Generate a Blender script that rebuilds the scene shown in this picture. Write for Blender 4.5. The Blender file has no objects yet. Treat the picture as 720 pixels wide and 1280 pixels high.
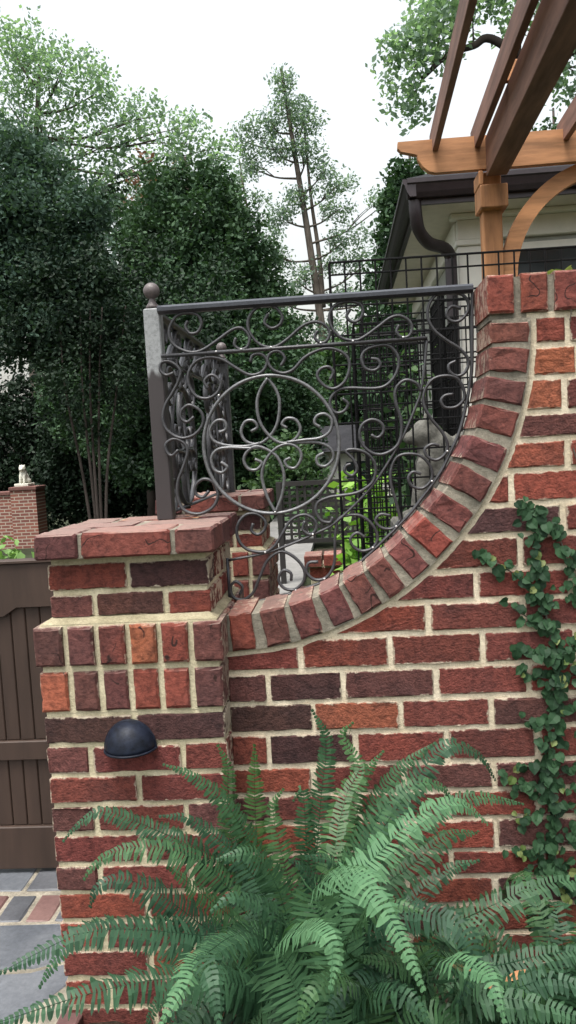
import bpy, bmesh, math, random
import numpy as np
from mathutils import Vector, Matrix, Quaternion

random.seed(7)
RNG = np.random.default_rng(11)
scene = bpy.context.scene
COL = scene.collection
R = math.radians

# ---------------------------------------------------------------- camera
cam_data = bpy.data.cameras.new('camera')
cam = bpy.data.objects.new('camera', cam_data)
COL.objects.link(cam)
cam_data.sensor_fit = 'VERTICAL'
cam_data.sensor_height = 24.0
cam_data.lens = 1020.0 / 1280.0 * 24.0
cam_data.clip_start = 0.05
cam_data.clip_end = 2000
_r = Vector((0.996306, 0.065325, -0.055741)); _u = Vector((0.050318, 0.0819, 0.99537)); _b = Vector((0.069587, -0.994497, 0.07831))
cam.matrix_world = Matrix(((_r.x, _u.x, _b.x, 0.0), (_r.y, _u.y, _b.y, -1.95), (_r.z, _u.z, _b.z, 1.36), (0, 0, 0, 1)))
scene.camera = cam

# ---------------------------------------------------------------- sky, sun, exposure (bright overcast day, exposed for the shade)
SUN_EL, SUN_AZ = 72.0, 205.0          # azimuth clockwise from +Y
world = bpy.data.worlds.new('World'); scene.world = world; world.use_nodes = True
wn = world.node_tree.nodes; wl = world.node_tree.links
for n in list(wn): wn.remove(n)
sky = wn.new('ShaderNodeTexSky'); sky.sky_type = 'NISHITA'; sky.sun_disc = False
sky.sun_elevation = R(SUN_EL); sky.sun_rotation = R(SUN_AZ)
sky.air_density = 2.0; sky.dust_density = 6.0; sky.ozone_density = 1.0
hs = wn.new('ShaderNodeHueSaturation'); hs.inputs['Saturation'].default_value = 0.28
bg = wn.new('ShaderNodeBackground'); bg.inputs['Strength'].default_value = 0.15
wo = wn.new('ShaderNodeOutputWorld')
wl.new(sky.outputs[0], hs.inputs['Color']); wl.new(hs.outputs[0], bg.inputs['Color']); wl.new(bg.outputs[0], wo.inputs['Surface'])
sd = bpy.data.lights.new('sun', 'SUN'); sd.energy = 1.45; sd.angle = R(18); sd.color = (1.0, 0.965, 0.91)
sun = bpy.data.objects.new('sun', sd); COL.objects.link(sun)
_az = R(SUN_AZ); _el = R(SUN_EL)
_to = Vector((math.sin(_az) * math.cos(_el), math.cos(_az) * math.cos(_el), math.sin(_el)))
sun.rotation_euler = _to.to_track_quat('Z', 'Y').to_euler(); sun.location = _to * 30
vs = scene.view_settings
vs.view_transform = 'Standard'; vs.look = 'None'; vs.gamma = 1.0; vs.use_curve_mapping = False
vs.exposure = 1.1

# ---------------------------------------------------------------- helpers
def link(o):
    COL.objects.link(o); return o
def tag(o, label, cat, group=None):
    o['label'] = label; o['category'] = cat
    if group: o['group'] = group
    return o
def empty(name, loc=(0, 0, 0)):
    o = bpy.data.objects.new(name, None); o.location = loc; o.empty_display_size = 0.1
    return link(o)
def thing(name, label, cat, loc=(0, 0, 0), group=None):
    return tag(empty(name, loc), label, cat, group)
def setpar(o, parent):
    """parent while keeping the world place (parents are only translated)"""
    if parent is not None:
        p = Vector((0, 0, 0)); q = parent
        while q is not None: p += q.location; q = q.parent
        o.parent = parent; o.location = Vector(o.location) - p
    return o
def newmesh(name, verts, faces, mat, smooth=False):
    me = bpy.data.meshes.new(name); me.from_pydata([tuple(v) for v in verts], [], faces); me.update()
    if mat: me.materials.append(mat)
    if smooth: me.polygons.foreach_set('use_smooth', [True] * len(me.polygons))
    return me
def mobj(name, verts, faces, mat, parent=None, center=True, smooth=False):
    """one mesh object; origin moved to the middle of its bounds"""
    v = np.array([tuple(q) for q in verts], dtype=float)
    c = (v.min(0) + v.max(0)) / 2 if center else np.zeros(3)
    o = bpy.data.objects.new(name, newmesh(name, v - c, faces, mat, smooth)); o.location = c
    link(o); setpar(o, parent)
    return o
class MB:
    """collects shapes into one mesh"""
    def __init__(s): s.v = []; s.f = []
    def add(s, v, f):
        b = len(s.v); s.v += [tuple(q) for q in v]; s.f += [tuple(i + b for i in q) for q in f]
    def box(s, x0, x1, y0, y1, z0, z1, bev=0.0):
        s.add(*chamfer_box(x0, x1, y0, y1, z0, z1, bev) if bev else plain_box(x0, x1, y0, y1, z0, z1))
    def obj(s, name, mat, parent=None, smooth=False): return mobj(name, s.v, s.f, mat, parent, smooth=smooth)
def plain_box(x0, x1, y0, y1, z0, z1):
    v = [(x0, y0, z0), (x1, y0, z0), (x1, y1, z0), (x0, y1, z0), (x0, y0, z1), (x1, y0, z1), (x1, y1, z1), (x0, y1, z1)]
    return v, [(0, 3, 2, 1), (4, 5, 6, 7), (0, 1, 5, 4), (1, 2, 6, 5), (2, 3, 7, 6), (3, 0, 4, 7)]
def chamfer_box(x0, x1, y0, y1, z0, z1, b):
    """rounded-rect section (8 pts) swept along the longest axis with inset ends"""
    return brick_mesh(x0, x1, y0, y1, z0, z1, b, 0.0, 2)
def brick_mesh(x0, x1, y0, y1, z0, z1, b=0.004, jit=0.0, n=6):
    d = [x1 - x0, y1 - y0, z1 - z0]; ax = int(np.argmax(d)); o = [(ax + 1) % 3, (ax + 2) % 3]
    lo = [x0, y0, z0]; hi = [x1, y1, z1]
    a0, a1, c0, c1 = lo[o[0]], hi[o[0]], lo[o[1]], hi[o[1]]
    def ring(t, k):
        e = b * k
        p = [(a0 + e + b * 0, c0 + e + b), (a0 + e + b, c0 + e), (a1 - e - b, c0 + e), (a1 - e, c0 + e + b),
             (a1 - e, c1 - e - b), (a1 - e - b, c1 - e), (a0 + e + b, c1 - e), (a0 + e, c1 - e - b)]
        out = []
        for q in p:
            w = [0, 0, 0]; w[ax] = t; w[o[0]] = q[0]; w[o[1]] = q[1]; out.append(w)
        return out
    ts = [lo[ax]] + list(np.linspace(lo[ax] + b, hi[ax] - b, n)) + [hi[ax]]
    v = []
    for i, t in enumerate(ts): v += ring(t, 1.0 if i in (0, len(ts) - 1) else 0.0)
    v = np.array(v)
    if jit:
        v += RNG.normal(0, jit, v.shape)
    f = []
    m = len(ts)
    for i in range(m - 1):
        for k in range(8): f.append((i * 8 + k, i * 8 + (k + 1) % 8, (i + 1) * 8 + (k + 1) % 8, (i + 1) * 8 + k))
    f.append(tuple(range(7, -1, -1))); f.append(tuple((m - 1) * 8 + k for k in range(8)))
    return [tuple(q) for q in v], f
def prism_mesh(poly, y0, y1, b=0.004, jit=0.0, seg=0.03):
    """polygon in XZ (counter-clockwise seen from -Y) extruded from y0 (front) to y1, front and back rims chamfered"""
    P = []
    n = len(poly)
    for i in range(n):
        p, q = np.array(poly[i]), np.array(poly[(i + 1) % n]); L = np.linalg.norm(q - p); k = max(1, int(round(L / seg)))
        for j in range(k): P.append(p + (q - p) * j / k)
    P = np.array(P); c = P.mean(0); m = len(P)
    dist = np.linalg.norm(P - c, axis=1, keepdims=True)
    inn = c + (P - c) * np.maximum(0.3, 1 - b * 1.3 / np.maximum(dist, 1e-6))
    v = []
    for y, Q in ((y0, inn), (y0 + b, P), (y1 - b, P), (y1, inn)):
        w = np.c_[Q[:, 0], np.full(m, y), Q[:, 1]]
        if jit: w = w + RNG.normal(0, jit, w.shape)
        v += [tuple(t) for t in w]
    f = [tuple(range(m))]
    for r_ in range(3):
        for k in range(m): f.append((r_ * m + (k + 1) % m, r_ * m + k, (r_ + 1) * m + k, (r_ + 1) * m + (k + 1) % m))
    f.append(tuple(3 * m + k for k in range(m - 1, -1, -1)))
    return v, f
def prism_mesh_ribbon(poly, y0, y1):
    """closed ribbon: first half outer edge, second half inner edge, extruded in y"""
    n = len(poly) // 2; v = []; f = []
    O_, I_ = poly[:n], poly[n:][::-1]
    for i in range(n):
        v += [(O_[i][0], y0, O_[i][1]), (I_[i][0], y0, I_[i][1]), (I_[i][0], y1, I_[i][1]), (O_[i][0], y1, O_[i][1])]
    for i in range(n - 1):
        for k in range(4): f.append((i * 4 + k, i * 4 + (k + 1) % 4, (i + 1) * 4 + (k + 1) % 4, (i + 1) * 4 + k))
    f.append((3, 2, 1, 0)); f.append(tuple((n - 1) * 4 + k for k in range(4)))
    return v, f
def catmull(P, sub=6):
    P = [np.array(p, float) for p in P]
    Q = [2 * P[0] - P[1]] + P + [2 * P[-1] - P[-2]]
    out = []
    for i in range(1, len(Q) - 2):
        a, b, c, d = Q[i - 1], Q[i], Q[i + 1], Q[i + 2]
        for j in range(sub):
            t = j / sub
            out.append(0.5 * ((2 * b) + (c - a) * t + (2 * a - 5 * b + 4 * c - d) * t * t + (3 * b - a - 3 * c + d) * t ** 3))
    out.append(P[-1])
    return np.array(out)
def tube_mesh(P, r, n=8, up=None, flat=1.0, closed=False, r1=None):
    """tube along 3D points; `up` fixes the frame (section is r across, r*flat along up)"""
    P = np.array(P, float); m = len(P)
    T = np.roll(P, -1, 0) - np.roll(P, 1, 0) if closed else np.gradient(P, axis=0)
    T /= np.maximum(np.linalg.norm(T, axis=1, keepdims=True), 1e-9)
    v = []
    ref = np.array(up if up is not None else (0.0, 0.0, 1.0), float)
    if up is None and abs(T[0][2]) > 0.9: ref = np.array((0.0, 1.0, 0.0))
    N = None
    for i in range(m):
        if up is not None: B = ref - T[i] * ref.dot(T[i])
        else:
            if N is None: N = ref
            B = N - T[i] * N.dot(T[i])
        B /= max(np.linalg.norm(B), 1e-9); N = B; S = np.cross(T[i], B)
        rr = r if r1 is None else r + (r1 - r) * i / max(1, m - 1)
        for k in range(n):
            a = 2 * math.pi * (k + 0.5) / n
            v.append(P[i] + S * math.cos(a) * rr + B * math.sin(a) * rr * flat)
    f = []
    for i in range(m if closed else m - 1):
        j = (i + 1) % m
        for k in range(n): f.append((i * n + k, i * n + (k + 1) % n, j * n + (k + 1) % n, j * n + k))
    if not closed: f.append(tuple(range(n - 1, -1, -1))); f.append(tuple((m - 1) * n + k for k in range(n)))
    return v, f
def lathe_mesh(c, prof, n=24):
    v = []; f = []
    for (r_, z) in prof:
        for k in range(n): a = 2 * math.pi * k / n; v.append((c[0] + r_ * math.cos(a), c[1] + r_ * math.sin(a), c[2] + z))
    for i in range(len(prof) - 1):
        for k in range(n): f.append((i * n + k, i * n + (k + 1) % n, (i + 1) * n + (k + 1) % n, (i + 1) * n + k))
    f.append(tuple(range(n - 1, -1, -1))); f.append(tuple((len(prof) - 1) * n + k for k in range(n)))
    return v, f
def copy_tree(o, parent=None, offset=None):
    c = o.copy(); link(c); c.parent = parent
    if offset is not None: c.location = Vector(o.location) + Vector(offset)
    for ch in list(o.children): copy_tree(ch, c)
    return c
def fast_quads(name, V, mat, rnd, parent=None, tri=False, smooth=False):
    """V: (n,k,3) array of k-gons -> one mesh with a per-face value 'rnd'"""
    n, k, _ = V.shape
    me = bpy.data.meshes.new(name)
    me.vertices.add(n * k); me.vertices.foreach_set('co', V.reshape(-1).astype(np.float32))
    me.loops.add(n * k); me.loops.foreach_set('vertex_index', np.arange(n * k, dtype=np.int32))
    me.polygons.add(n); me.polygons.foreach_set('loop_start', np.arange(0, n * k, k, dtype=np.int32))
    me.update(calc_edges=True)
    at = me.attributes.new('rnd', 'FLOAT', 'FACE'); at.data.foreach_set('value', rnd.astype(np.float32))
    me.materials.append(mat)
    o = bpy.data.objects.new(name, me); link(o); setpar(o, parent)
    return o

# ---------------------------------------------------------------- materials
def nt(name):
    m = bpy.data.materials.new(name); m.use_nodes = True
    t = m.node_tree; b = t.nodes['Principled BSDF']
    return m, t, b
def node(t, kind, **kw):
    n = t.nodes.new(kind)
    for k, v in kw.items():
        if k in n.inputs: n.inputs[k].default_value = v
        else: setattr(n, k, v)
    return n
def coords(t, rand=40.0, space='Object'):
    """object coordinates shifted by a random amount for each object"""
    tc = node(t, 'ShaderNodeTexCoord'); oi = node(t, 'ShaderNodeObjectInfo')
    mu = node(t, 'ShaderNodeMath', operation='MULTIPLY'); mu.inputs[1].default_value = rand
    t.links.new(oi.outputs['Random'], mu.inputs[0])
    ad = node(t, 'ShaderNodeVectorMath', operation='ADD')
    t.links.new(tc.outputs[space], ad.inputs[0]); t.links.new(mu.outputs[0], ad.inputs[1])
    return ad.outputs[0], oi
def mix(t, a, b, fac, mode='MIX'):
    n = node(t, 'ShaderNodeMix', data_type='RGBA', blend_type=mode)
    for s, v in ((n.inputs['Factor'], fac), (n.inputs[6], a), (n.inputs[7], b)):
        if hasattr(v, 'default_value') or hasattr(v, 'is_output'): t.links.new(v, s)
        else: s.default_value = v if not isinstance(v, tuple) else (*v, 1.0)[:4]
    return n.outputs[2]
def noise(t, vec, scale, detail=6, rough=0.6):
    n = node(t, 'ShaderNodeTexNoise'); n.inputs['Scale'].default_value = scale; n.inputs['Detail'].default_value = detail; n.inputs['Roughness'].default_value = rough
    if vec is not None: t.links.new(vec, n.inputs['Vector'])
    return n.outputs['Fac']
def ramp(t, fac, stops):
    n = node(t, 'ShaderNodeValToRGB'); e = n.color_ramp.elements
    while len(e) < len(stops): e.new(0.5)
    for i, (p, c) in enumerate(stops): e[i].position = p; e[i].color = (*c, 1.0) if len(c) == 3 else c
    t.links.new(fac, n.inputs[0]); return n.outputs[0]
def bump(t, b, h, strength=0.4, dist=0.01, normal=None):
    n = node(t, 'ShaderNodeBump'); n.inputs['Strength'].default_value = strength; n.inputs['Distance'].default_value = dist
    t.links.new(h, n.inputs['Height'])
    if normal is not None: t.links.new(normal, n.inputs['Normal'])
    t.links.new(n.outputs[0], b.inputs['Normal']); return n.outputs[0]
def addv(t, a, b, k=1.0):
    m_ = node(t, 'ShaderNodeMath', operation='MULTIPLY_ADD'); t.links.new(b, m_.inputs[0]); m_.inputs[1].default_value = k; t.links.new(a, m_.inputs[2]); return m_.outputs[0]

def node_const(t, v):
    n = node(t, 'ShaderNodeValue'); n.outputs[0].default_value = v; return n.outputs[0]
def brick_material(name, rough_amt, vscale, xasp, smear, cap=0.0):
    m, t, b = nt(name)
    vec, oi = coords(t)
    big = noise(t, vec, 7.0, 5, 0.6); med = noise(t, vec, 60.0, 6, 0.65); fine = noise(t, vec, 260.0, 4, 0.6)
    sc = node(t, 'ShaderNodeVectorMath', operation='MULTIPLY'); t.links.new(vec, sc.inputs[0]); sc.inputs[1].default_value = (1.15, 1.0, 1.5)
    crag = noise(t, sc.outputs[0], vscale, 8, 0.74)
    vor = node(t, 'ShaderNodeTexVoronoi'); vor.inputs['Scale'].default_value = vscale * 2.2; t.links.new(vec, vor.inputs['Vector'])
    f1 = ramp(t, big, [(0.46, (0, 0, 0)), (0.62, (1, 1, 1))])
    base = oi.outputs['Color']
    dark = mix(t, base, (0.036, 0.024, 0.026), 0.6)
    c1 = mix(t, base, dark, mix(t, (0, 0, 0), (0.62, 0.62, 0.62), f1))
    f2 = ramp(t, addv(t, med, crag, 0.8), [(0.66, (0.50, 0.48, 0.5)), (1.12, (1.28, 1.2, 1.18))])
    c2 = mix(t, c1, f2, 1.0, 'MULTIPLY')
    chalk = ramp(t, addv(t, crag, fine, 0.25), [(0.79, (0, 0, 0)), (0.9, (0.5, 0.5, 0.5))])
    c3 = mix(t, c2, (0.34, 0.23, 0.2), chalk)
    if cap:                                     # firing cracks, then dust and painted top light on what faces up
        ln = node(t, 'ShaderNodeMath', operation='SUBTRACT'); t.links.new(noise(t, vec, 11.0, 2, 0.4), ln.inputs[0]); ln.inputs[1].default_value = 0.5
        ab = node(t, 'ShaderNodeMath', operation='ABSOLUTE'); t.links.new(ln.outputs[0], ab.inputs[0])
        crack = ramp(t, ab.outputs[0], [(0.004, (1, 1, 1)), (0.010, (0, 0, 0))])
        msk = ramp(t, noise(t, vec, 16.0, 2, 0.4), [(0.54, (0, 0, 0)), (0.57, (1, 1, 1))])
        crack = mix(t, (0, 0, 0), crack, msk)
        c3 = mix(t, c3, (0.03, 0.014, 0.012), crack)
        ge = node(t, 'ShaderNodeNewGeometry'); sn = node(t, 'ShaderNodeSeparateXYZ'); t.links.new(ge.outputs['Normal'], sn.inputs[0])
        du = addv(t, sn.outputs['Z'], noise(t, vec, 30.0, 6, 0.7), 0.35)
        c3 = mix(t, c3, (0.33, 0.245, 0.21), ramp(t, du, [(0.8, (0, 0, 0)), (1.25, (cap, cap, cap))]))
    # mortar smeared over the arrises
    tg = node(t, 'ShaderNodeTexCoord'); sp = node(t, 'ShaderNodeSeparateXYZ'); t.links.new(tg.outputs['Generated'], sp.inputs[0])
    ez = node(t, 'ShaderNodeMath', operation='PINGPONG'); t.links.new(sp.outputs['Z'], ez.inputs[0]); ez.inputs[1].default_value = 0.5
    ex = node(t, 'ShaderNodeMath', operation='PINGPONG'); t.links.new(sp.outputs['X'], ex.inputs[0]); ex.inputs[1].default_value = 0.5
    ex3 = node(t, 'ShaderNodeMath', operation='MULTIPLY'); t.links.new(ex.outputs[0], ex3.inputs[0]); ex3.inputs[1].default_value = xasp
    mn = node(t, 'ShaderNodeMath', operation='MINIMUM'); t.links.new(ez.outputs[0], mn.inputs[0]); t.links.new(ex3.outputs[0], mn.inputs[1])
    sm = addv(t, mn.outputs[0], noise(t, vec, 42.0, 5, 0.7), -0.34)
    c3 = mix(t, c3, (0.50, 0.43, 0.33), ramp(t, addv(t, node_const(t, 0.5), sm, 1.0), [(smear[0], (smear[2],) * 3), (smear[1], (0, 0, 0))]))
    t.links.new(c3, b.inputs['Base Color'])
    b.inputs['Roughness'].default_value = 0.88; b.inputs['Specular IOR Level'].default_value = 0.25
    h = addv(t, addv(t, crag, fine, 0.22), vor.outputs['Distance'], 0.22)
    bump(t, b, h, rough_amt, 0.014)
    return m
M_BRICK = brick_material('rough_face_brick', 0.62, 80.0, 2.8, (0.36, 0.395, 0.75))
M_BRICK_S = brick_material('smooth_face_brick', 0.38, 48.0, 0.7, (0.32, 0.35, 0.4), 0.3)
M_BRICK_C = brick_material('dusty_toplit_cap_brick', 0.38, 48.0, 0.7, (0.10, 0.12, 0.0), 0.5)  # upward faces paled for dust and for the sky light on top

def mortar_material(name, c_lo, c_hi, moss):
    m, t, b = nt(name)
    tc = node(t, 'ShaderNodeTexCoord'); v = tc.outputs['Object']
    n1 = noise(t, v, 14, 5); n2 = noise(t, v, 140, 5, 0.7); n3 = noise(t, v, 420, 3, 0.6)
    c = mix(t, c_lo, c_hi, ramp(t, n1, [(0.35, (0, 0, 0)), (0.65, (1, 1, 1))]))
    c = mix(t, c, ramp(t, n2, [(0.3, (0.72, 0.7, 0.68)), (0.7, (1.1, 1.1, 1.08))]), 1.0, 'MULTIPLY')
    c = mix(t, c, moss, ramp(t, noise(t, v, 6, 6, 0.7), [(0.56, (0, 0, 0)), (0.72, (0.55, 0.55, 0.55))]))
    t.links.new(c, b.inputs['Base Color']); b.inputs['Roughness'].default_value = 0.95; b.inputs['Specular IOR Level'].default_value = 0.15
    bump(t, b, addv(t, n2, n3, 0.5), 0.55, 0.006)
    return m
M_MORTAR = mortar_material('cream_mortar', (0.58, 0.50, 0.37), (0.75, 0.67, 0.53), (0.48, 0.40, 0.28))
M_MORTAR_P = mortar_material('mossy_mortar', (0.50, 0.45, 0.31), (0.68, 0.62, 0.45), (0.32, 0.32, 0.18))
M_MORTAR_G = mortar_material('weathered_grey_mortar', (0.15, 0.14, 0.115), (0.33, 0.30, 0.245), (0.09, 0.082, 0.065))

def simple(name, col, rough=0.6, metal=0.0, nscale=30.0, namt=0.25, bmp=0.2, spec=0.5, bdist=0.004, stretch=None, rand=True):
    m, t, b = nt(name)
    vec, oi = coords(t, 20.0 if rand else 0.0)
    if stretch:
        sc = node(t, 'ShaderNodeVectorMath', operation='MULTIPLY'); t.links.new(vec, sc.inputs[0]); sc.inputs[1].default_value = stretch; vec = sc.outputs[0]
    n1 = noise(t, vec, nscale, 6, 0.65); n2 = noise(t, vec, nscale * 0.2, 3, 0.5)
    lo = tuple(c * (1 - namt) for c in col); hi = tuple(min(1, c * (1 + namt)) for c in col)
    c = mix(t, lo, hi, ramp(t, addv(t, n1, n2, 0.5), [(0.55, (0, 0, 0)), (0.95, (1, 1, 1))]))
    t.links.new(c, b.inputs['Base Color'])
    b.inputs['Roughness'].default_value = rough; b.inputs['Metallic'].default_value = metal; b.inputs['Specular IOR Level'].default_value = spec
    if bmp: bump(t, b, n1, bmp, bdist)
    return m
M_IRON = simple('weathered_iron_paint', (0.042, 0.042, 0.046), 0.42, 0.15, 160, 0.35, 0.25, 0.55, 0.002)
M_IRON_L = simple('worn_light_iron', (0.115, 0.117, 0.122), 0.36, 0.3, 120, 0.35, 0.25, 0.6, 0.002)
M_RAIL = simple('dark_rail_paint', (0.028, 0.031, 0.04), 0.38, 0.1, 90, 0.3, 0.15, 0.6, 0.002)
M_WELD = simple('bare_weld', (0.6, 0.6, 0.6), 0.3, 0.4, 90, 0.2, 0.1)
def post_material():
    m, t, b = nt('two_tone_post_paint')
    tc = node(t, 'ShaderNodeTexCoord'); sep = node(t, 'ShaderNodeSeparateXYZ'); t.links.new(tc.outputs['Object'], sep.inputs[0])
    sc = node(t, 'ShaderNodeVectorMath', operation='MULTIPLY'); t.links.new(tc.outputs['Object'], sc.inputs[0]); sc.inputs[1].default_value = (40, 40, 6)
    n1 = noise(t, sc.outputs[0], 1.0, 3, 0.5); n2 = noise(t, tc.outputs['Object'], 120, 6, 0.7)
    h = addv(t, sep.outputs['Z'], n1, 0.10)
    f = ramp(t, h, [(0.155, (0, 0, 0)), (0.17, (1, 1, 1))])
    worn = mix(t, (0.26, 0.27, 0.275), (0.14, 0.145, 0.15), ramp(t, n2, [(0.45, (0, 0, 0)), (0.7, (1, 1, 1))]))
    c = mix(t, (0.038, 0.032, 0.033), worn, f)
    t.links.new(c, b.inputs['Base Color']); b.inputs['Roughness'].default_value = 0.5; b.inputs['Specular IOR Level'].default_value = 0.4
    bump(t, b, n2, 0.15, 0.002)
    return m
M_POST = post_material()
M_BALL = simple('brown_ball_paint', (0.085, 0.07, 0.07), 0.5, 0.0, 120, 0.3, 0.2)
M_LAMP = simple('blue_black_lamp_metal', (0.008, 0.011, 0.02), 0.5, 0.0, 60, 0.6, 0.3, 0.2, 0.004)
M_GATE = simple('brown_gate_paint', (0.044, 0.027, 0.020), 0.6, 0.0, 24, 0.22, 0.1, 0.4, 0.003, (1, 1, 0.15))
M_SOIL = simple('dark_bark_mulch', (0.045, 0.032, 0.024), 0.95, 0, 30, 0.6, 1.0, 0.1, 0.03, rand=False)
M_GROUND = simple('shaded_garden_ground', (0.03, 0.036, 0.02), 0.95, 0, 3, 0.5, 0.8, 0.1, 0.05, rand=False)
M_PATH = simple('pale_concrete_path', (0.19, 0.187, 0.18), 0.9, 0, 12, 0.2, 0.3, 0.2, rand=False)
M_WIRE = simple('black_wire', (0.005, 0.005, 0.0055), 0.6, 0, 60, 0.2, 0.0, 0.12)
M_STONE = simple('grey_cast_stone', (0.125, 0.122, 0.108), 0.9, 0, 40, 0.4, 0.6, 0.2, 0.01)
M_LION = simple('pale_cast_stone', (0.55, 0.54, 0.47), 0.9, 0, 24, 0.3, 0.6, 0.2, 0.01)
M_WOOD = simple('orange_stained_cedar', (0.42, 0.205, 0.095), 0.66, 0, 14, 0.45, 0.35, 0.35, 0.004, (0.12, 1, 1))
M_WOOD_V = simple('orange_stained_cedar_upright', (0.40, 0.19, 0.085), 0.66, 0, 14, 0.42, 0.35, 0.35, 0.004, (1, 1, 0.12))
M_WOOD_Y = simple('backlit_cedar_rafter', (0.20, 0.11, 0.082), 0.7, 0, 14, 0.45, 0.35, 0.3, 0.004, (1, 0.12, 1))  # cedar darkened in its colour for the backlit rafters
M_TRIM = simple('white_painted_trim', (0.76, 0.74, 0.68), 0.55, 0, 10, 0.06, 0.05, 0.4)
M_SOFFIT = simple('cream_soffit_boards', (0.66, 0.61, 0.52), 0.6, 0, 10, 0.08, 0.05, 0.4)
M_GUTTER = simple('dark_brown_gutter_metal', (0.032, 0.024, 0.028), 0.4, 0.2, 20, 0.2, 0.05, 0.5)
M_WALLSIDE = simple('grey_green_siding', (0.30, 0.31, 0.28), 0.7, 0, 10, 0.1, 0.05)
M_ROOF = simple('dark_shingles', (0.03, 0.03, 0.033), 0.95, 0, 12, 0.3, 0.5, 0.05)
M_GLASS = simple('dark_window_glass', (0.02, 0.03, 0.035), 0.12, 0, 4, 0.2, 0.0, 0.6)
M_LATTICE = simple('near_black_lattice', (0.012, 0.010, 0.009), 0.6, 0, 30, 0.2, 0.0)
M_BARK = simple('grey_brown_bark', (0.10, 0.085, 0.072), 0.95, 0, 8, 0.5, 0.9, 0.1, 0.04, (1, 1, 0.25))
M_BARK_D = simple('dark_smooth_bark', (0.055, 0.045, 0.04), 0.9, 0, 8, 0.5, 0.6, 0.1, 0.03, (1, 1, 0.25))
M_DEAD = simple('dry_brown_leaf', (0.30, 0.14, 0.06), 0.8, 0, 60, 0.4, 0.3)

def leaf_mat(name, lo, hi, trans=0.35, rough=0.55, attr=True, spec=0.3, vary=0.0):
    m, t, b = nt(name)
    if attr:
        a = node(t, 'ShaderNodeAttribute', attribute_name='rnd'); fac = a.outputs['Fac']
    else:
        oi = node(t, 'ShaderNodeObjectInfo'); fac = oi.outputs['Random']
    c = mix(t, lo, hi, fac)
    if vary:                                    # each frond has its own age: bluer, yellower, darker
        oi2 = node(t, 'ShaderNodeObjectInfo')
        c = mix(t, c, ramp(t, oi2.outputs['Random'], [(0.0, (0.55, 0.62, 0.7)), (0.35, (0.8, 0.85, 0.85)), (0.7, (1.05, 1.05, 0.9)), (1.0, (1.45, 1.25, 0.75))]), vary, 'MULTIPLY')
    t.links.new(c, b.inputs['Base Color']); b.inputs['Roughness'].default_value = rough; b.inputs['Specular IOR Level'].default_value = spec
    tr = node(t, 'ShaderNodeBsdfTranslucent')
    tc = mix(t, c, (1.0, 1.15, 0.55), 1.0, 'MULTIPLY'); t.links.new(tc, tr.inputs['Color'])
    ms = node(t, 'ShaderNodeMixShader'); ms.inputs[0].default_value = trans
    t.links.new(b.outputs[0], ms.inputs[1]); t.links.new(tr.outputs[0], ms.inputs[2])
    t.links.new(ms.outputs[0], t.nodes['Material Output'].inputs['Surface'])
    return m
L_DARK = leaf_mat('dark_hornbeam_leaf', (0.019, 0.045, 0.024), (0.066, 0.124, 0.060), 0.2, 0.65, True, 0.2)
L_SHADE = leaf_mat('canopy_shade_leaf', (0.005, 0.013, 0.008), (0.018, 0.038, 0.018), 0.12, 0.6, True, 0.2)  # shade under the canopies put into the leaf colour
L_BLUE = leaf_mat('blue_green_leaf', (0.032, 0.064, 0.048), (0.084, 0.140, 0.102), 0.25, 0.65, True, 0.2)
L_HAZE = leaf_mat('haze_paled_leaf', (0.15, 0.235, 0.185), (0.26, 0.36, 0.275), 0.55, 0.6, True, 0.2)  # leaf colour paled to stand in for haze and sky glare
L_PINE = leaf_mat('haze_paled_needle', (0.12, 0.18, 0.155), (0.22, 0.30, 0.25), 0.5, 0.6, True, 0.2)  # distance haze painted in as paler, bluer needles
L_MID = leaf_mat('mid_green_leaf', (0.04, 0.085, 0.04), (0.10, 0.17, 0.075), 0.35)
L_FERN = leaf_mat('fern_leaf', (0.008, 0.031, 0.014), (0.046, 0.108, 0.052), 0.10, 0.5, True, 0.25, 1.0)
L_FERN_B = leaf_mat('withered_fern_leaf', (0.10, 0.055, 0.025), (0.20, 0.12, 0.055), 0.15, 0.7)
L_FERN_L = leaf_mat('young_fern_leaf', (0.055, 0.14, 0.068), (0.10, 0.205, 0.10), 0.25, 0.6, True, 0.2)
L_IVY = leaf_mat('fig_vine_leaf', (0.010, 0.030, 0.014), (0.030, 0.074, 0.032), 0.1, 0.6, False, 0.2)
L_IVY_L = leaf_mat('young_fig_vine_leaf', (0.10, 0.16, 0.045), (0.19, 0.22, 0.08), 0.3, 0.5, False)
L_LIME = leaf_mat('lime_leaf', (0.10, 0.24, 0.03), (0.26, 0.44, 0.09), 0.35, 0.5)
L_RED = leaf_mat('reddish_leaf', (0.12, 0.06, 0.04), (0.2, 0.1, 0.07), 0.3)
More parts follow.
